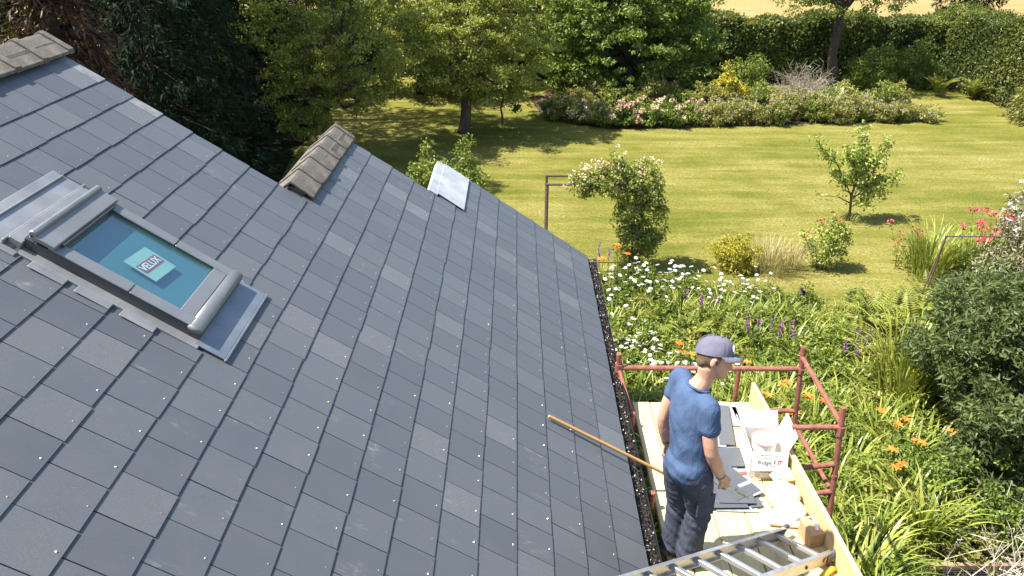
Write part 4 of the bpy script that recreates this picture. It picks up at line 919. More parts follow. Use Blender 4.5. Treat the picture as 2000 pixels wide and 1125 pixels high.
conifer('dead_conifer', 'brown dead conifer with hanging rusty sprays above the ridge', -7.2, 12.9, 7.2, 1.25, M_CONB, 42, 24, 13)
conifer('conifer', 'deep green conifer behind the brown dead conifer', -10.6, 13.0, 11, 2.8, M_CON, 43)
conifer('conifer', 'dark conifer standing between the tall conifer and the back of the garden', -9.3, 19.6, 14, 2.9, M_CON, 44, 34, tp=.55)
conifer('conifer', 'dark conifer shading the ground under the low apple tree', -9.2, 25.2, 14.5, 2.8, M_CON, 45, 34, tp=.5)
conifer('conifer', 'dark conifer standing straight behind the low branched apple tree', -8.8, 22.4, 14.5, 2.7, M_CON, 40, 34, tp=.5)
conifer('conifer', 'slim dark conifer close behind the tall conifer with drooping sprays', -7.9, 18.3, 13, 2.2, M_CON, 46, 32, tp=.55)
conifer('conifer', 'tall conifer filling the gap above the main ridge behind the dead conifer', -18.5, 22.5, 11, 3.4, M_CON, 39, 24)
conifer('conifer', 'broad conifer at the back beyond the brown dead conifer', -15.5, 15.5, 11, 3.2, M_CON, 50)
conifer('conifer', 'dense conifer at the shady garden boundary', -13.5, 20.5, 12, 3.3, M_CON, 47)
conifer('conifer', 'dark conifer behind the right-hand hedge corner', 18.6, 34.6, 4.6, 2.2, M_CON, 48, 16, 14)
conifer('golden_conifer', 'yellow-green golden conifer at the near end of the side hedge', 17.1, 25.6, 2.9, 1.1, M_CONY, 49, 22, 15, .1, None, 14)

# hedges -------------------------------------------------------------------
def hedge(name, label, path, h, w_, n, mat, seed, L=.11, W_=.06):
    rng = rngf(seed); path = np.array(path, float); o0 = np.array([path[0][0], path[0][1], 0]); root = empty(name, tuple(o0), 0, label, 'hedge')
    seg = np.diff(path, axis=0); sl_ = np.linalg.norm(seg, axis=1); nb = NB()
    i = rng.choice(len(seg), n, p=sl_ / sl_.sum()); t = rng.random(n); c = path[i] + seg[i] * t[:, None]; nn_ = np.stack([-seg[i][:, 1], seg[i][:, 0]], 1) / sl_[i][:, None]
    s = c[:, 0] * .9 + c[:, 1] * .9; hh = h * (1 + .05 * np.sin(s * 1.3) + .035 * np.sin(s * 3.7 + 1)); f = rng.random(n)
    z = np.where(f < .62, rng.random(n) ** .8 * hh, hh + .12 * rng.random(n)); side = np.where(f < .62, np.where(rng.random(n) < .72, -1, 1), rng.uniform(-1, 1, n)); sg = 1 if path[0][0] < path[-1][0] else -1
    bulge = 1 + .10 * np.sin(s * 2.1 + z * 2.3) + .07 * np.sin(s * 5.3 - z * 4.1) + .06 * rng.normal(size=n)
    P = np.stack([c[:, 0] + nn_[:, 0] * side * sg * w_ / 2 * bulge, c[:, 1] + nn_[:, 1] * side * sg * w_ / 2 * bulge, z + .05 * rng.normal(size=n)], 1) + rng.normal(size=(n, 3)) * .05
    out_ = np.stack([nn_[:, 0] * side * sg, nn_[:, 1] * side * sg, np.where(f < .62, .25, 1.2)], 1)
    T = np.clip(.45 + .3 * np.sin(s * 1.7 + z * 1.1) + .28 * rng.normal(size=n), 0, 1)
    nb.leaves(P - o0, nrm(rdir(n, rng) + np.array([0, 0, -.2])), nrm(out_ + rdir(n, rng) * .9), rng.uniform(.7, 1.3, n) * L, rng.uniform(.7, 1.3, n) * W_, T)
    nb.build('foliage', mat, root)
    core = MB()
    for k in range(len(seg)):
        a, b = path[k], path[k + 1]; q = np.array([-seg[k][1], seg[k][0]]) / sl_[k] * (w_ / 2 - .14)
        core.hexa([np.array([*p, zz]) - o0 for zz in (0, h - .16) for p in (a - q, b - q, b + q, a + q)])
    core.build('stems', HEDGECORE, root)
    return root
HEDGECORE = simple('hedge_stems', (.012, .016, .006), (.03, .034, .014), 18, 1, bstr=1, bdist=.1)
hedge('hedge', 'long dark clipped hedge across the end of the garden below the ripe field', [(6.2, 31.6), (10, 31.9), (14, 32.2), (17.3, 32.3)], 2.28, 1.3, 30000, M_HEDGE, 51, .14, .08)
hedge('hedge', 'lighter green side hedge running from the garden corner to the golden conifer', [(17.0, 31.9), (17.25, 29.5), (17.6, 26.8)], 2.7, 1.3, 17000, M_HEDGE, 52, .10, .055)
hedge('hedge', 'dark hedge behind the bright fruit tree and the olive trees', [(-16, 33.2), (-4, 33.4), (6.2, 33.0)], 2.6, 1.2, 9000, M_HEDGE, 53)

# generic bushes -----------------------------------------------------------
def bush(name, label, x, y, blobs, mat, seed, ncl, nper, cr, L, W_, flowers=None, group=None, cat='shrub', tint=(0, 1), stems=10, lo=.45, flat=.75):
    """blobs relative (dx,dy,z,rx,ry,rz); flowers=(mat,count,size,per)"""
    rng = rngf(seed); root = empty(name, (x, y, 0), rng.uniform(-.1, .1), label, cat, group)
    C = blob_points(blobs, ncl, rng, lo); C[:, 2] = np.maximum(C[:, 2], .06); nb = NB(); cluster_leaves(nb, C, nper, cr * rng.uniform(.7, 1.3, len(C)), L, W_, rng, tint, flat); nb.build('foliage', mat, root)
    st_ = NB(); k = rng.choice(len(C), min(stems, len(C)), replace=False); A = np.stack([rng.normal(size=len(k)) * .06, rng.normal(size=len(k)) * .06, np.zeros(len(k))], 1); st_.stems(A, C[k], .012, .005, .4); st_.build('stems', BARK, root)
    if flowers:
        fm, cnt, size, per = flowers; fl = NB(); top = C[:, 2] > np.quantile(C[:, 2], .45); CC = C[top]; ii = rng.integers(0, len(CC), cnt); FC = CC[ii] + nrm(CC[ii] - np.array([0, 0, .2])) * cr * .8 + rng.normal(size=(cnt, 3)) * .05
        N = cnt * per; P = np.repeat(FC, per, 0) + rdir(N, rng) * size * .8; fl.leaves(P, rdir(N, rng), nrm(rdir(N, rng) + np.array([0, -.3, 1.2])), size * rng.uniform(.7, 1.2, N), size * .75, rng.random(N)); fl.build('flowers', fm, root)
    return root
def disc_flowers(nb, eye, P, size, rng, petals=5, tilt=.45):
    n = len(P); Nn = nrm(rdir(n, rng) * tilt + np.array([.0, -.1, 1.])); a0 = rng.random(n) * 6
    X = nrm(np.cross(Nn, rdir(n, rng))); Y = np.cross(Nn, X)
    for k in range(petals):
        a = a0 + 2 * math.pi * k / petals; D = X * np.cos(a)[:, None] + Y * np.sin(a)[:, None]; nb.leaves(P + D * size * .28, D, Nn, size * .5, size * .42, rng.random(n), .05)
    if eye is not None: eye.leaves(P + Nn * .006, X, Nn, size * .26, size * .26, rng.random(n), 0)

# shrub behind the lean-to roof
bush('leafy_shrub', 'loose yellow-green shrub with long arching shoots beyond the lean-to roof', -1.55, 16.4, [(0, 0, .75, .75, .6, .75), (.55, .1, .75, .5, .5, .6), (-.35, 0, 1.25, .35, .3, .5), (.45, .2, 1.55, .22, .22, .55), (.3, .2, 1.0, .4, .4, .6)], M_FRESH, 61, 150, 46, .19, .075, .048, tint=(.05, 1))
sh_ = bush('leafy_shrub', 'small leafy shoot rising beside the stepped verge', -3.2, 13.8, [(0, 0, .9, .35, .35, .5), (.2, 0, 1.6, .15, .15, .35)], M_PLUM, 62, 30, 40, .16, .07, .04)
# far border ---------------------------------------------------------------
rb = random.Random(70)
pinkl = 'leafy clump topped with pale pink flower heads along the lawn edge of the border'
for i, (x, y, r, h) in enumerate(((1.35, 25.75, .5, .78), (2.15, 25.3, .45, .6), (2.75, 24.95, .55, .72), (3.45, 24.85, .5, .7), (4.2, 25.0, .45, .62), (4.95, 24.95, .55, .74), (5.6, 25.2, .45, .66))):
    bush('flowering_clump', pinkl, x, y, [(0, 0, h * .5, r, r * .8, h * .5)], M_GREEN, 100 + i, 60, 42, .16, .09, .05, (F_CREAM if i % 3 else F_PINK, 26, .08, 10), 'pink flower clumps in the far border', 'flowers')
mixl = 'low mauve and straw coloured flower clump in the far border'
for i in range(17):
    x = 5.9 + i * .46 + rb.uniform(-.1, .1); y = 25.05 + .035 * i + rb.uniform(-.05, .55); r = rb.uniform(.34, .55); h = rb.uniform(.4, .95)
    bush('flowering_clump', mixl, x, y, [(0, 0, h * .5, r, r * .8, h * .5)], (M_OLIVE, M_OLIVE, M_FRESH)[i % 3], 130 + i, 46, 40, .15, .075, .04, ((F_MAUVE, F_MAUVE, F_PINK)[i % 3], 34, .042, 5), 'mauve clumps in the far border', 'flowers')
bkl = 'mid green leafy perennial at the back of the far border'
for i in range(16):
    x = 2.2 + i * .72 + rb.uniform(-.2, .2); y = 26.6 + rb.uniform(-.3, .8); r = rb.uniform(.4, .65); h = rb.uniform(.7, 1.05)
    bush('leafy_perennial', bkl, x, y, [(0, 0, h * .5, r, r * .8, h * .5)], (M_OLIVE, M_OLIVE, M_FRESH)[i % 3], 160 + i, 46, 40, .17, .09, .045, (F_MAUVE, 14, .05, 5) if i % 3 == 1 else None, 'leafy perennials behind the far border', 'plant')
bush('yellow_shrub', 'golden yellow leaved shrub beside the bright fruit tree', 7.1, 27.0, [(0, 0, .75, .5, .45, .55), (.3, -.1, .5, .5, .4, .4), (-.2, 0, 1.2, .25, .25, .3)], M_YELL, 71, 55, 36, .2, .14, .05)
bush('dense_shrub', 'rounded mid green shrub at the foot of the hedgerow tree', 13.4, 30.3, [(0, 0, .8, .9, .7, .85), (-.6, .1, .6, .6, .5, .6)], M_GREEN, 72, 110, 44, .24, .09, .05)
bush('dense_shrub', 'bushy green shrub between the hedgerow tree and the garden corner', 15.0, 30.6, [(0, 0, .9, .8, .6, .9), (.5, 0, .6, .6, .5, .6)], M_PLUM, 73, 100, 44, .24, .09, .05)
bush('dense_shrub', 'dark green shrub under the back hedge beside the yellow shrub', 8.6, 30.2, [(0, 0, .6, .8, .6, .65)], M_GREEN, 74, 80, 44, .22, .09, .05)
def strap_clump(n, h, spread, width, seed, mat=M_STRAP, r0=.12, tint=(.1, 1), hv=.35, fl=None):
    rng = rngf(seed); nb = NB(); a = rng.random(n) * 2 * math.pi; rr = r0 * np.sqrt(rng.random(n)); base = np.stack([np.cos(a) * rr, np.sin(a) * rr, np.zeros(n)], 1)
    nb.blades(base, a + rng.normal(size=n) * .5, h * rng.uniform(1 - hv, 1 + hv * .4, n), spread * rng.uniform(.35, 1.15, n), width * rng.uniform(.7, 1.2, n), tint[0] + (tint[1] - tint[0]) * rng.random(n), 6, rng)
    return nb.mesh('foliage', mat)
def place(name, me, x, y, rz, s, label, cat, group=None, extra=(), z=0, sz=None):
    root = empty(name, (x, y, z), rz, label, cat, group); root.scale = (s, s, sz or s); link('foliage', me, root)
    for nm, m_ in extra: link(nm, m_, root)
    return root
# a twiggy grey shrub
def twiggy(name, label, x, y, h, r, seed, n=260, mat=TWIG, rad=.006, bend=.5, leafm=None, start=.25):
    rng = rngf(seed); root = empty(name, (x, y, 0), 0, label, 'shrub'); nb = NB(); A = np.stack([rng.normal(size=n) * r * start, rng.normal(size=n) * r * start, np.zeros(n)], 1); d = nrm(np.stack([rng.normal(size=n) * r, rng.normal(size=n) * r, np.full(n, h)], 1)); L = h * rng.uniform(.4, 1.05, n)
    p = A
    for k in range(4):
        q = p + d * (L / 4)[:, None]; nb.stems(p, q, rad * (1 - .2 * k), rad * (.8 - .2 * k), rng.random(n), 3); p = q; d = nrm(d + rng.normal(size=(n, 3)) * .42 + np.array([0, 0, -.10 * bend * k]))
        if k > 0:
            e = p + nrm(d + rng.normal(size=(n, 3)) * .8) * (L * .2)[:, None]; nb.stems(p, e, rad * .5, rad * .2, rng.random(n), 3)
    nb.build('twigs', mat, root)
    if leafm:
        lf = NB(); N = n * 5; P = np.repeat(p, 5, 0) + rng.normal(size=(N, 3)) * .09; lf.leaves(P, rdir(N, rng), rdir(N, rng), .05, .015, rng.random(N)); lf.build('foliage', leafm, root)
    return root
twiggy('twiggy_shrub', 'grey-brown straggly dead looking shrub leaning in the far border', 9.9, 27.6, 1.5, .95, 75, 420, TWIG, .011, .8, M_SILV)

# young tree ---------------------------------------------------------------
rng = rngf(80); yt_ = empty('young_tree', (7.47, 16.8, 0), 0, 'young open branched fruit tree alone on the sunny lawn', 'tree')
trk = MB(); trk.tube([(0, 0, -.03), (.02, 0, .25), (-.02, 0, .55), (.03, 0, .95)], [.035, .03, .027, .022], 8); trk.build('trunk', BARK, yt_, smooth=True)
ends = [((-.02, 0, .55), (-1.0, .1, 1.88)), ((-.02, 0, .55), (.95, -.1, 1.18)), ((.02, 0, .85), (.0, .2, 2.12)), ((.02, 0, .8), (.62, .15, 1.85)), ((.02, 0, .75), (-.42, -.2, 1.75)), ((0, 0, .45), (.62, -.25, .72)), ((-.02, 0, .5), (.35, .3, 1.3)), ((0, 0, .6), (-.4, .25, 1.1)), ((.03, 0, .95), (.28, -.2, 1.55)), ((0, 0, .5), (.75, .2, .95)), ((0, 0, .4), (-.8, -.1, .62)), ((0, 0, .35), (.3, -.3, .52)), ((.02, 0, .9), (-.12, -.1, 1.6))]
bm_ = MB(); nb = NB()
for a, b in ends:
    q = crooked(a, b, rng, 5, .05); q[2:4, 2] += .06; bm_.tube(q, list(np.linspace(.016, .004, len(q))), 6); L = np.linalg.norm(q[-1] - q[0]); k = int(70 + 85 * L)
    if b[2] < .65 and b[0] < 0: k = 26
    t = np.clip(.25 + .75 * rng.random(k) ** .8, 0, 1) * 5; i = np.minimum(t.astype(int), 4); P = q[i] + (q[i + 1] - q[i]) * (t - i)[:, None] + rng.normal(size=(k, 3)) * .075
    nb.leaves(P, nrm(rdir(k, rng) + np.array([0, 0, -.2])), nrm(rdir(k, rng) + np.array([0, 0, .6])), rng.uniform(.08, .13, k), rng.uniform(.04, .06, k), rng.random(k))
C = np.array([(.0, 0, 1.05), (.2, .1, 1.25), (.1, -.1, 1.45), (-.1, .1, 1.3), (.35, -.1, 1.0), (.25, .1, .8), (0, 0, 1.65), (-.15, 0, .95), (.45, 0, 1.35)]); cluster_leaves(nb, C, 52, .2, .10, .05, rng)
bm_.build('branches', BARK, yt_, smooth=True); nb.build('crown', M_YOUNG, yt_)
g0 = strap_clump(70, .16, .16, .012, 81, M_FRESH, .18); place('grass_tuft', g0, 7.5, 16.7, 0, 1, 'long grass tuft round the foot of the young tree', 'grass')

# rose arch ----------------------------------------------------------------
arch = empty('garden_arch', (1.45, 14.1, 0), 0, 'brown metal garden arch with square corners half smothered by the rose', 'arch')
for y_ in (.22, -.22):
    for x_ in (-.86, .84):
        mb = MB(); mb.tube([(x_, y_, 0), (x_, y_, 1.82 if y_ > 0 else 1.80)], .024, 8); mb.build('post', BROWNST, arch)
    mb = MB(); mb.tube([(-.884, y_, 1.82 if y_ > 0 else 1.80), (.86, y_, 1.82 if y_ > 0 else 1.80)], .024, 8); mb.build('top_rail', BROWNST, arch)
mb = MB(); mb.tube([(.84, -.22, 1.2), (.84, .22, 1.2)], .014, 6); mb.tube([(.84, -.22, .6), (.84, .22, .6)], .014, 6); mb.build('side_bar', BROWNST, arch)
rose = bush('climbing_rose', 'climbing rose with pale cream blooms smothering one side of the metal arch', 2.2, 14.1, [(-.35, 0, 1.85, .7, .42, .32), (.1, 0, 1.75, .55, .45, .38), (-.95, 0, 1.72, .3, .25, .2), (.05, 0, 1.2, .36, .34, .5), (.1, 0, .6, .34, .32, .55), (.35, -.05, 1.0, .3, .3, .55), (-.35, 0, 2.1, .2, .2, .22)], M_ROSE, 82, 330, 46, .15, .06, .036, (F_CREAM, 130, .05, 7), tint=(.15, 1), stems=5, lo=.5)
place('grass_tuft', g0, 2.15, 13.85, 1, 1.5, 'rough grass tuft at the foot of the rose', 'grass')

# small bed on the lawn ----------------------------------------------------
bush('yellow_green_shrub', 'compact yellow-green shrub in the rough patch of the lawn', 4.23, 14.1, [(0, 0, .34, .4, .36, .34)], M_YELL, 83, 70, 40, .13, .06, .03, tint=(0, .6))
dg_ = strap_clump(150, .55, .42, .008, 84, M_DRY, .22, (0, 1)); place('dry_grass_clump', dg_, 4.9, 14.0, 0, 1.15, 'straw coloured dry grass clump beside the compact yellow-green shrub', 'grass'); place('dry_grass_clump', dg_, 5.35, 14.15, 1.2, 1.0, 'straw coloured dry grass clump beside the thin red-tipped shrub', 'grass')
bush('red_tipped_shrub', 'thin shrub with reddish tips on the lawn next to dry grass', 5.95, 14.2, [(0, 0, .5, .36, .34, .5), (.25, 0, .6, .2, .2, .45)], M_YOUNG, 85, 60, 34, .15, .07, .035, (petal('red_tip', (.20, .06, .04), (.32, .12, .07)), 26, .06, 4), lo=.3)
# right side border --------------------------------------------------------
cro = strap_clump(230, .95, .62, .022, 86, M_STRAP, .34); place('crocosmia_clump', cro, 7.85, 13.75, 0, 1.0, 'arching sword leaved clump behind the rusty frame', 'plant'); place('crocosmia_clump', cro, 8.6, 13.6, 1.7, .95, 'arching sword leaved clump beside the white flowering shrub', 'plant')
frm = empty('plant_frame', (8.0, 12.5, 0), 0, 'rusty thin metal plant frame with sloping legs and a top bar', 'frame')
for a, b in (((-.82, .05, 0), (-.72, 0, 1.38)), ((-1.0, -.1, 0), (-.72, 0, 1.38)), ((.98, .05, 0), (.9, 0, 1.38))):
    mb = MB(); mb.tube([a, b], .014, 8); mb.build('leg', BROWNST, frm)
mb = MB(); mb.tube([(-.74, 0, 1.38), (.92, 0, 1.38)], .014, 8); mb.build('top_bar', BROWNST, frm)
bush('white_shrub', 'tall shrub covered in small off-white blossom at the lawn corner', 9.05, 12.6, [(0, 0, 1.0, .95, .9, 1.0), (.2, .2, 1.75, .6, .6, .6), (-.45, 0, .7, .6, .6, .65), (.25, .3, 2.35, .25, .25, .4)], M_SILV, 87, 230, 46, .2, .065, .035, (F_WHITE, 150, .045, 6), tint=(0, .8), stems=20)
def tall_flowers(name, label, x, y, n, h, spread, mat, fm, seed, size=.06, per=9, leaves=22, group=None):
    rng = rngf(seed); root = empty(name, (x, y, 0), 0, label, 'flowers', group); st_ = NB(); lf = NB(); fl = NB()
    A = np.stack([rng.normal(size=n) * spread * .3, rng.normal(size=n) * spread * .3, np.zeros(n)], 1); B = A + np.stack([rng.normal(size=n) * spread * .35, rng.normal(size=n) * spread * .35, h * rng.uniform(.7, 1.05, n)], 1); st_.stems(A, B, .007, .004, .5); st_.build('stems', M_STEM, root)
    N = n * leaves; t = rng.random(N) * .9; i = np.repeat(np.arange(n), leaves); P = A[i] + (B - A)[i] * t[:, None] + rng.normal(size=(N, 3)) * .04; lf.leaves(P, nrm(rdir(N, rng) + np.array([0, 0, .2])), nrm(rdir(N, rng) + np.array([0, 0, .8])), .10, .028, rng.random(N)); lf.build('foliage', mat, root)
    N = n * per; i = np.repeat(np.arange(n), per); P = B[i] + rdir(N, rng) * size * np.array([1, 1, .7]); fl.leaves(P, rdir(N, rng), nrm(rdir(N, rng) + np.array([0, -.3, .8])), size * .9, size * .8, rng.random(N)); fl.build('flowers', fm, root)
    return root
tall_flowers('coral_flowers', 'tall stems with coral pink flower heads beside the white flowering shrub', 8.35, 13.0, 17, 1.65, .8, M_GREEN, F_RED, 88, .075, 12)
tall_flowers('coral_flowers', 'short coral pink flowers behind the sword leaved clump', 7.55, 14.2, 7, .95, .7, M_FRESH, F_RED, 89, .06, 8)
def fern_mesh(n, L, seed, pin=22):
    rng = rngf(seed); nb = NB(); a = rng.random(n) * 2 * math.pi; h = L * rng.uniform(.55, .85, n); rc = L * rng.uniform(.35, .8, n); u = np.linspace(.12, 1, pin)
    for j, t in enumerate(u):
        c = lambda q: np.stack([np.cos(a) * rc * q ** 1.5, np.sin(a) * rc * q ** 1.5, h * (q * 1.7 - .7 * q ** 2.4)], 1)
        p = c(t); d = nrm(c(min(t + .03, 1.03)) - c(t - .03)); s = np.stack([-np.sin(a), np.cos(a), np.zeros(n)], 1); l = L * .21 * (1 - t) ** .6 * min(1, t * 4) + .02
        T = rng.random(n) * .6 + .2 * t + .15
        for sg in (-1, 1):
            D = nrm(s * sg + d * .45 + np.array([0, 0, -.15])); nb.leaves(p + D * l * .5, D, np.cross(s, d) * -1 + np.array([0, 0, .6]), l, L * .032, np.clip(T, 0, 1), .1)
    return nb.mesh('foliage', M_FERN)
fA, fB = fern_mesh(22, 1.0, 90), fern_mesh(18, .9, 91)
fl_ = 'green fern with arching feathery fronds in the near bed'
for i, (x, y, s) in enumerate(((6.5, 11.3, 1.1), (5.75, 11.2, 1.15), (6.1, 10.7, 1.1), (7.15, 12.3, .85), (7.55, 11.9, .85), (5.2, 10.6, .9), (6.75, 10.3, 1.0), (3.3, 11.0, .7), (2.7, 10.9, .75), (15.4, 29.3, 1.0), (16.4, 28.9, .9), (12.4, 26.7, .8))):
    place('fern', (fA, fB)[i % 2], x, y, i * 1.7, s, fl_ if i < 9 else 'fern growing in the grass near the side hedge' if i < 11 else 'fern standing in the far border', 'fern', 'ferns in the near bed' if i < 9 else 'ferns by the side hedge' if i < 11 else None)
ir = strap_clump(120, .85, .35, .03, 92, M_STRAP, .28, (.3, 1))
place('iris_clump', ir, 10.35, 26.3, 0, 1.0, 'bright upright sword leaved clump in the far border', 'plant'); place('iris_clump', ir, 8.05, 26.9, 1, 1.0, 'sword leaved clump behind the mauve flowers beside the twiggy shrub', 'plant')
# big glossy bush, its ivy skirt, brushwood and edging ---------------------
bush('clematis_mound', 'huge mound of dark pointed leaves overhanging the near bed', 6.25, 7.75, [(0, 0, 1.35, 1.15, 1.2, 1.25), (-.3, .9, 1.45, .9, .9, .9), (.2, 1.6, 1.2, 1.0, .8, 1.0), (-.45, -.4, 1.0, .75, .7, .9), (.6, -.5, 1.5, .9, .8, 1.0), (.3, .3, 2.2, .9, .9, .6)], M_DARK, 95, 820, 52, .19, .10, .036, tint=(0, 1), stems=50, lo=.66, flat=.6)
bush('glossy_bush', 'bright glossy green bush at the edge of the dark mound', 5.15, 7.0, [(0, 0, .45, .5, .45, .5), (-.3, .5, .4, .5, .5, .45), (.3, -.3, .3, .4, .35, .35)], M_PLUM, 96, 160, 44, .15, .055, .036, tint=(.2, 1))
bush('glossy_bush', 'light green bush growing out of the side of the dark mound', 7.3, 8.6, [(0, 0, 1.2, .6, .6, .9)], M_PLUM, 97, 120, 44, .18, .08, .035, tint=(.3, 1))
twiggy('brushwood', 'tangle of pale dry cut twigs in front of the dark mound', 5.3, 6.2, 1.15, .95, 98, 150, PALETWIG, .0085, 1.5, None, .45)
edg = empty('timber_edging', (4.6, 6.3, 0), 0, 'weathered timber edging board with wire mesh below along the near bed', 'edging')
mb = MB(); mb.box((0, 0, .16), (2.1, .05, .07)); mb.build('board', OLDWOOD, edg, bevel=.004)
for x_ in (-.9, .0, .9): mb = MB(); mb.box((x_, .04, .09), (.05, .05, .18)); mb.build('peg', OLDWOOD, edg, bevel=.004)
wm = NB(); k = 60; A = np.stack([np.linspace(-1.04, 1.04, k), np.full(k, -.035), np.zeros(k)], 1); wm.stems(A, A + np.array([0, 0, .125]), .0016, .0016, .5, 3); A = np.array([(-1.04, -.035, z_) for z_ in (.03, .06, .09, .12)]); wm.stems(A, A + np.array([2.08, 0, 0]), .0016, .0016, .5, 3); wm.build('wire_mesh', STEEL, edg)
log = MB(); log.tube([(5.75, 6.32, 0), (5.77, 6.3, .3)], [.06, .055], 10); tag(log.build('timber_post', OLDWOOD, None), 'short round timber post among the dry brushwood', 'post')
nt_ = empty('netting', (7.35, 11.75, 0), .4, 'loose piece of pale wire netting propped on canes among ferns', 'netting')
wm = NB(); k = 22; q = np.linspace(-.3, .3, k); A = np.stack([q, np.zeros(k), np.full(k, .25)], 1); B = np.stack([q - .25, np.full(k, .1), np.full(k, .95)], 1); wm.stems(A, B, .002, .002, .5, 3)
for t in np.linspace(0, 1, 24): wm.stems(A[:1] * (1 - t) + B[:1] * t, A[-1:] * (1 - t) + B[-1:] * t, .002, .002, .5, 3)
wm.build('mesh', STEEL, nt_)
for a, b in (((-.3, 0, 0), (-.35, .05, 1.0)), ((.3, 0, 0), (.05, .1, .9))): mb = MB(); mb.tube([a, b], .008, 6); mb.build('cane', TWIG, nt_)
stp = empty('tree_stump', (5.1, 12.55, 0), 0, 'ragged old tree stump at the back of the near bed', 'stump')
mb = MB(); rng = rngf(99)
for k in range(9): a = k * .7; mb.tube([(.11 * math.cos(a), .09 * math.sin(a), 0), (.1 * math.cos(a), .08 * math.sin(a), rng.uniform(.2, .36))], [.045, .035], 6)
mb.build('wood', BARK, stp)
LAND = (((2.3, 5.6), 'close against the scaffold posts'), ((2.0, 9.9), 'among the white daisies beyond the scaffold rail'), ((2.4, 12.7), 'near the daisies at the foot of the rose arch'), ((3.8, 10.6), 'around the purple flower spikes'), ((5.35, 9.2), 'around the tall bright grassy clump'), ((5.9, 11.1), 'beside the big ferns'), ((3.9, 8.6), 'among the orange daylily flowers'), ((4.9, 7.2), 'beside the glossy bush and dark mound'), ((3.6, 6.5), 'behind the timber edging'), ((4.6, 12.2), 'around the old tree stump'))
def where(x, y): return min(LAND, key=lambda l: (l[0][0] - x) ** 2 + (l[0][1] - y) ** 2)[1]
# near bed: strap leaved clumps --------------------------------------------
SC = [strap_clump(64, .62, .46, .026, 200 + i, M_STRAP, .14) for i in range(5)]; SF = [strap_clump(80, .5, .4, .016, 210 + i, M_FRESH, .16) for i in range(3)]
rb = random.Random(77)
lily = NB(); le = NB(); rg = rngf(230)
sl2 = 'daylily clump with arching yellow-green strap leaves in the near bed'; n_ = 0
placed = []
def free(x, y, d):
    if any((x - a) ** 2 + (y - b) ** 2 < d * d for a, b in placed): return False
    placed.append((x, y)); return True
tries = 0
while tries < 2600:
    tries += 1; y = rb.uniform(5.0, 11.8); lo_, hi_ = 2.95 if y < 6.6 else (1.5 if y > 6.7 else 2.9), 5.4 if y < 9.2 else 5.6
    x = rb.uniform(lo_, hi_)
    if y < 6.55 and x > 3.9: continue
    if y < 8 and x > 4.85: continue
    if y > 9.2 and rb.random() < .72: continue
    if not free(x, y, .29): continue
    s = rb.uniform(.75, 1.25) * (1.0 if y < 9 else .78)
    place('daylily_clump', rb.choice(SC), x, y, rb.uniform(0, 6.3), s, 'daylily clump of yellow-green strap leaves ' + where(x, y), 'plant', 'daylily clumps ' + where(x, y)); n_ += 1
    if n_ > 150: break
bigs = strap_clump(150, 1.0, .5, .022, 240, M_STRAP, .2, (.55, 1)); place('grass_clump', bigs, 5.3, 9.25, 0, 1.3, 'tall bright upright grassy clump beside the dark mound', 'grass')
tl = strap_clump(34, .95, .62, .04, 241, M_STRAP, .07, (.1, .8)); place('strap_plant', tl, 4.42, 6.6, .5, .85, 'single rosette of long strap leaves behind the timber edging', 'plant')
# orange lilies
ol = 'orange daylily flowers on stems above the strap leaves'
def lily_mesh(seed, n=3):
    rng = rngf(seed); st_ = NB(); fl = NB(); A = rng.normal(size=(n, 3)) * .06; A[:, 2] = 0; B = A + np.stack([rng.normal(size=n) * .12, rng.normal(size=n) * .12, rng.uniform(.75, .95, n)], 1); st_.stems(A, B, .006, .004, .5)
    for k in range(6):
        a = 2 * math.pi * k / 6 + rng.random(n) * .4; D = nrm(np.stack([np.cos(a), np.sin(a), np.full(n, .45)], 1)); fl.leaves(B + D * .04, D, np.array([[0, 0, 1.]]) + D * -.3, .085, .035, rng.random(n), .2)
    return st_.mesh('stems', M_STEM), fl.mesh('flowers', F_ORANGE)
LMs = [lily_mesh(250 + i) for i in range(3)]
for i, (x, y) in enumerate(((3.1, 9.4), (3.55, 8.9), (3.75, 8.4), (4.5, 8.0), (4.75, 7.6), (3.3, 8.0), (2.5, 9.6), (1.55, 12.9), (1.9, 13.1), (4.2, 7.3))):
    s_, f_ = LMs[i % 3]; root = empty('daylily_flower', (x, y, 0), i * .9, ol, 'flowers', 'orange daylilies'); link('stems', s_, root); link('flowers', f_, root)
# daisies
def daisy_patch(seed, n, r, h, size=.068):
    rng = rngf(seed); st_ = NB(); fl = NB(); ey = NB(); lf = NB(); A = np.stack([rng.normal(size=n) * r * .5, rng.normal(size=n) * r * .5, np.zeros(n)], 1); B = A * 1.15 + np.stack([rng.normal(size=n) * .05, rng.normal(size=n) * .05, h * rng.uniform(.75, 1.1, n)], 1)
    st_.stems(A, B, .004, .003, .5, 3); disc_flowers(fl, ey, B, size * 1.15, rng, 7); N = n * 16; P = np.stack([rng.normal(size=N) * r * .55, rng.normal(size=N) * r * .55, rng.random(N) ** 1.3 * h * .8], 1); lf.leaves(P, nrm(rdir(N, rng) + np.array([0, 0, .5])), rdir(N, rng), .10, .022, rng.random(N))
    return (('stems', st_.mesh('stems', M_STEM)), ('flowers', fl.mesh('flowers', F_WHITE)), ('flower_eyes', ey.mesh('flower_eyes', F_YEL))), lf.mesh('foliage', M_GREEN)
DP = [daisy_patch(260 + i, 17, .42, .62) for i in range(3)]
dl_ = 'clump of white ox-eye daisies on thin stems in the near bed'
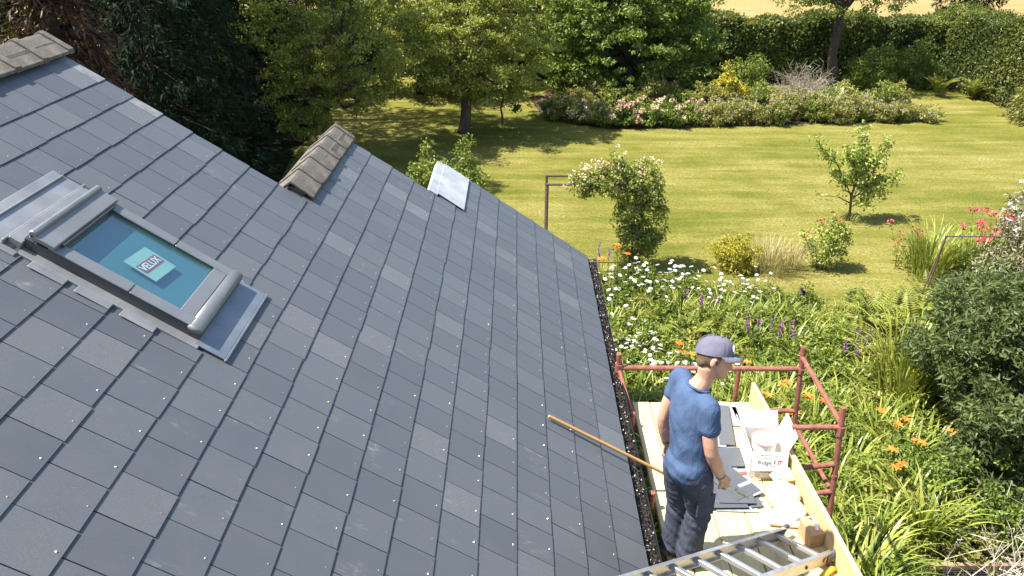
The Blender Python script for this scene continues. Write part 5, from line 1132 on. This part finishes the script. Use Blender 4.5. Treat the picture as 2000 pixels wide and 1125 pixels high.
for i, (x, y) in enumerate(((2.2, 12.9), (2.6, 12.6), (2.95, 12.75), (2.35, 12.3), (1.75, 12.3), (3.9, 12.3), (3.5, 12.35), (4.2, 12.5), (1.65, 10.5), (1.95, 10.25), (2.15, 9.9), (1.6, 10.0), (1.8, 11.0), (2.5, 9.55), (2.9, 9.5))):
    ex, lf_ = DP[i % 3]; place('daisy_clump', lf_, x, y, i * 1.3, rb.uniform(.85, 1.1), dl_, 'daisies', 'white daisies in the near bed', ex)
# purple spikes
def spike(seed, n=4, h=.9):
    rng = rngf(seed); st_ = NB(); fl = NB(); lf = NB(); A = rng.normal(size=(n, 3)) * .12; A[:, 2] = 0; B = A + np.stack([rng.normal(size=n) * .08, rng.normal(size=n) * .08, h * rng.uniform(.8, 1.1, n)], 1); st_.stems(A, B, .006, .003, .5, 3)
    N = n * 26; i = np.repeat(np.arange(n), 26); t = .74 + .27 * rng.random(N); P = A[i] + (B - A)[i] * t[:, None] + rng.normal(size=(N, 3)) * .012; fl.leaves(P, rdir(N, rng), rdir(N, rng), .035, .025, rng.random(N)); N = n * 24; i = np.repeat(np.arange(n), 24); t = rng.random(N) * .75; P = A[i] + (B - A)[i] * t[:, None] + rng.normal(size=(N, 3)) * .04; lf.leaves(P, rdir(N, rng), rdir(N, rng), .09, .022, rng.random(N))
    return (('stems', st_.mesh('stems', M_STEM)), ('flowers', fl.mesh('flowers', F_PURP))), lf.mesh('foliage', M_GREEN)
SPK = [spike(280 + i) for i in range(2)]
for i, (x, y) in enumerate(((3.75, 10.6), (3.95, 10.45), (3.1, 11.6), (5.1, 10.0), (1.45, 13.3))):
    ex, lf_ = SPK[i % 2]; place('loosestrife', lf_, x, y, i, 1, 'purple flower spikes standing among the near bed perennials', 'flowers', 'purple flower spikes', ex)
# leafy perennials filling the near bed
pl_ = 'leafy green perennial filling the near bed'
BM = []
for i in range(5):
    rng = rngf(300 + i); nb = NB(); r, h = .34, .5; C = blob_points([(0, 0, h * .5, r, r, h * .5)], 34, rng, .4); C[:, 2] = np.maximum(C[:, 2], .05); cluster_leaves(nb, C, 34, .12, .075, .035, rng); BM.append(nb.mesh('foliage', (M_GREEN, M_FRESH, M_OLIVE, M_GREEN, M_FRESH)[i]))
k = 0; placed2 = []
for _ in range(1600):
    x, y = rb.uniform(1.35, 6.9), rb.uniform(5.0, 13.3)
    if y > 12.4 and x > 4.6: continue
    if y > 12.9 - .0 and x > 3.4: continue
    if y < 6.7 and x < 2.9: continue
    if y < 9 and x > 5.2: continue
    if y < 6.4 and x > 3.8: continue
    if any((x - a) ** 2 + (y - b) ** 2 < .34 ** 2 for a, b in placed2): continue
    placed2.append((x, y)); place('leafy_perennial', BM[k % 5], x, y, rb.uniform(0, 6), rb.uniform(.7, 1.15) * (.8 if y > 11.5 else 1.1), 'leafy green perennial growing ' + where(x, y), 'plant', 'leafy perennials ' + where(x, y)); k += 1
    if k > 170: break
# right bed beyond the ferns
for i, (x, y, s) in enumerate(((8.2, 11.0, 1.4), (9.2, 11.4, 1.5), (7.4, 10.2, 1.4), (8.6, 10.2, 1.6), (9.8, 12.6, 1.6), (9.6, 13.8, 1.5), (10.4, 13.4, 1.6))): place('leafy_perennial', BM[i % 5], x, y, i, s, 'leafy green plant filling the corner beside the white flowering shrub', 'plant', 'leafy plants at the lawn corner')
bush('edge_shrub', 'pale green shrub at the far right edge of the lawn', 14.9, 21.6, [(0, 0, .4, .5, .5, .4)], M_OLIVE, 321, 50, 40, .16, .08, .04)

# ground cover and lawn blades ---------------------------------------------
rng = rngf(330); nb = NB(); n = 26000; P = np.stack([rng.uniform(1.25, 8.8, n), rng.uniform(4.8, 13.2, n), rng.random(n) ** 2 * .12], 1)
keep = ~((P[:, 1] > 12.3) & (P[:, 0] > 4) & (P[:, 0] < 7)) & ~((P[:, 1] < 6.4) & (P[:, 0] < 2.8)); P = P[keep]; n = len(P)
nb.leaves(P, rdir(n, rng), nrm(rdir(n, rng) + np.array([0, 0, 1])), rng.uniform(.03, .09, n), rng.uniform(.015, .04, n), rng.random(n)); gc = nb.build('ground_cover', M_GREEN); tag(gc, 'low green ground cover leaves between the plants of the near bed', 'ground cover', kind='stuff')
nb = NB(); n = 120000; yy = 12 + 15 * rng.random(n) ** 1.3; xx_ = rng.uniform(-4.5, 15.5, n); P = np.stack([xx_, yy, np.zeros(n)], 1)
keep = ~((xx_ > 6.8) & (yy < 15)) & ~((yy < 13.5) & (xx_ < 5)) & ~((yy > 24.4) & (xx_ > .9) & (xx_ < 13.9)); P = P[keep]; n = len(P)
nb.blades(P, rng.random(n) * 6.28, rng.uniform(.012, .03, n), rng.uniform(.015, .04, n), rng.uniform(.006, .011, n), np.clip(.5 + .3 * np.sin(P[:, 0] * 1.1) * np.sin(P[:, 1] * 1.7) + + .05 + .3 * rng.normal(size=n), 0, 1), 1, rng)
gr = nb.build('lawn_blades', leafmat('lawn_blade', [(0, (.085, .105, .014)), (.5, (.19, .175, .04)), (1, (.35, .30, .12))], trans=.3)); tag(gr, 'short mown grass blades of the sunny lawn', 'grass', kind='stuff')

for o in bpy.data.objects:
    if o.parent and o.name.split('.')[0] in ('flowers', 'flower_eyes', 'twigs', 'wire_mesh', 'mesh', 'printed_line'): o['kind'] = 'stuff'
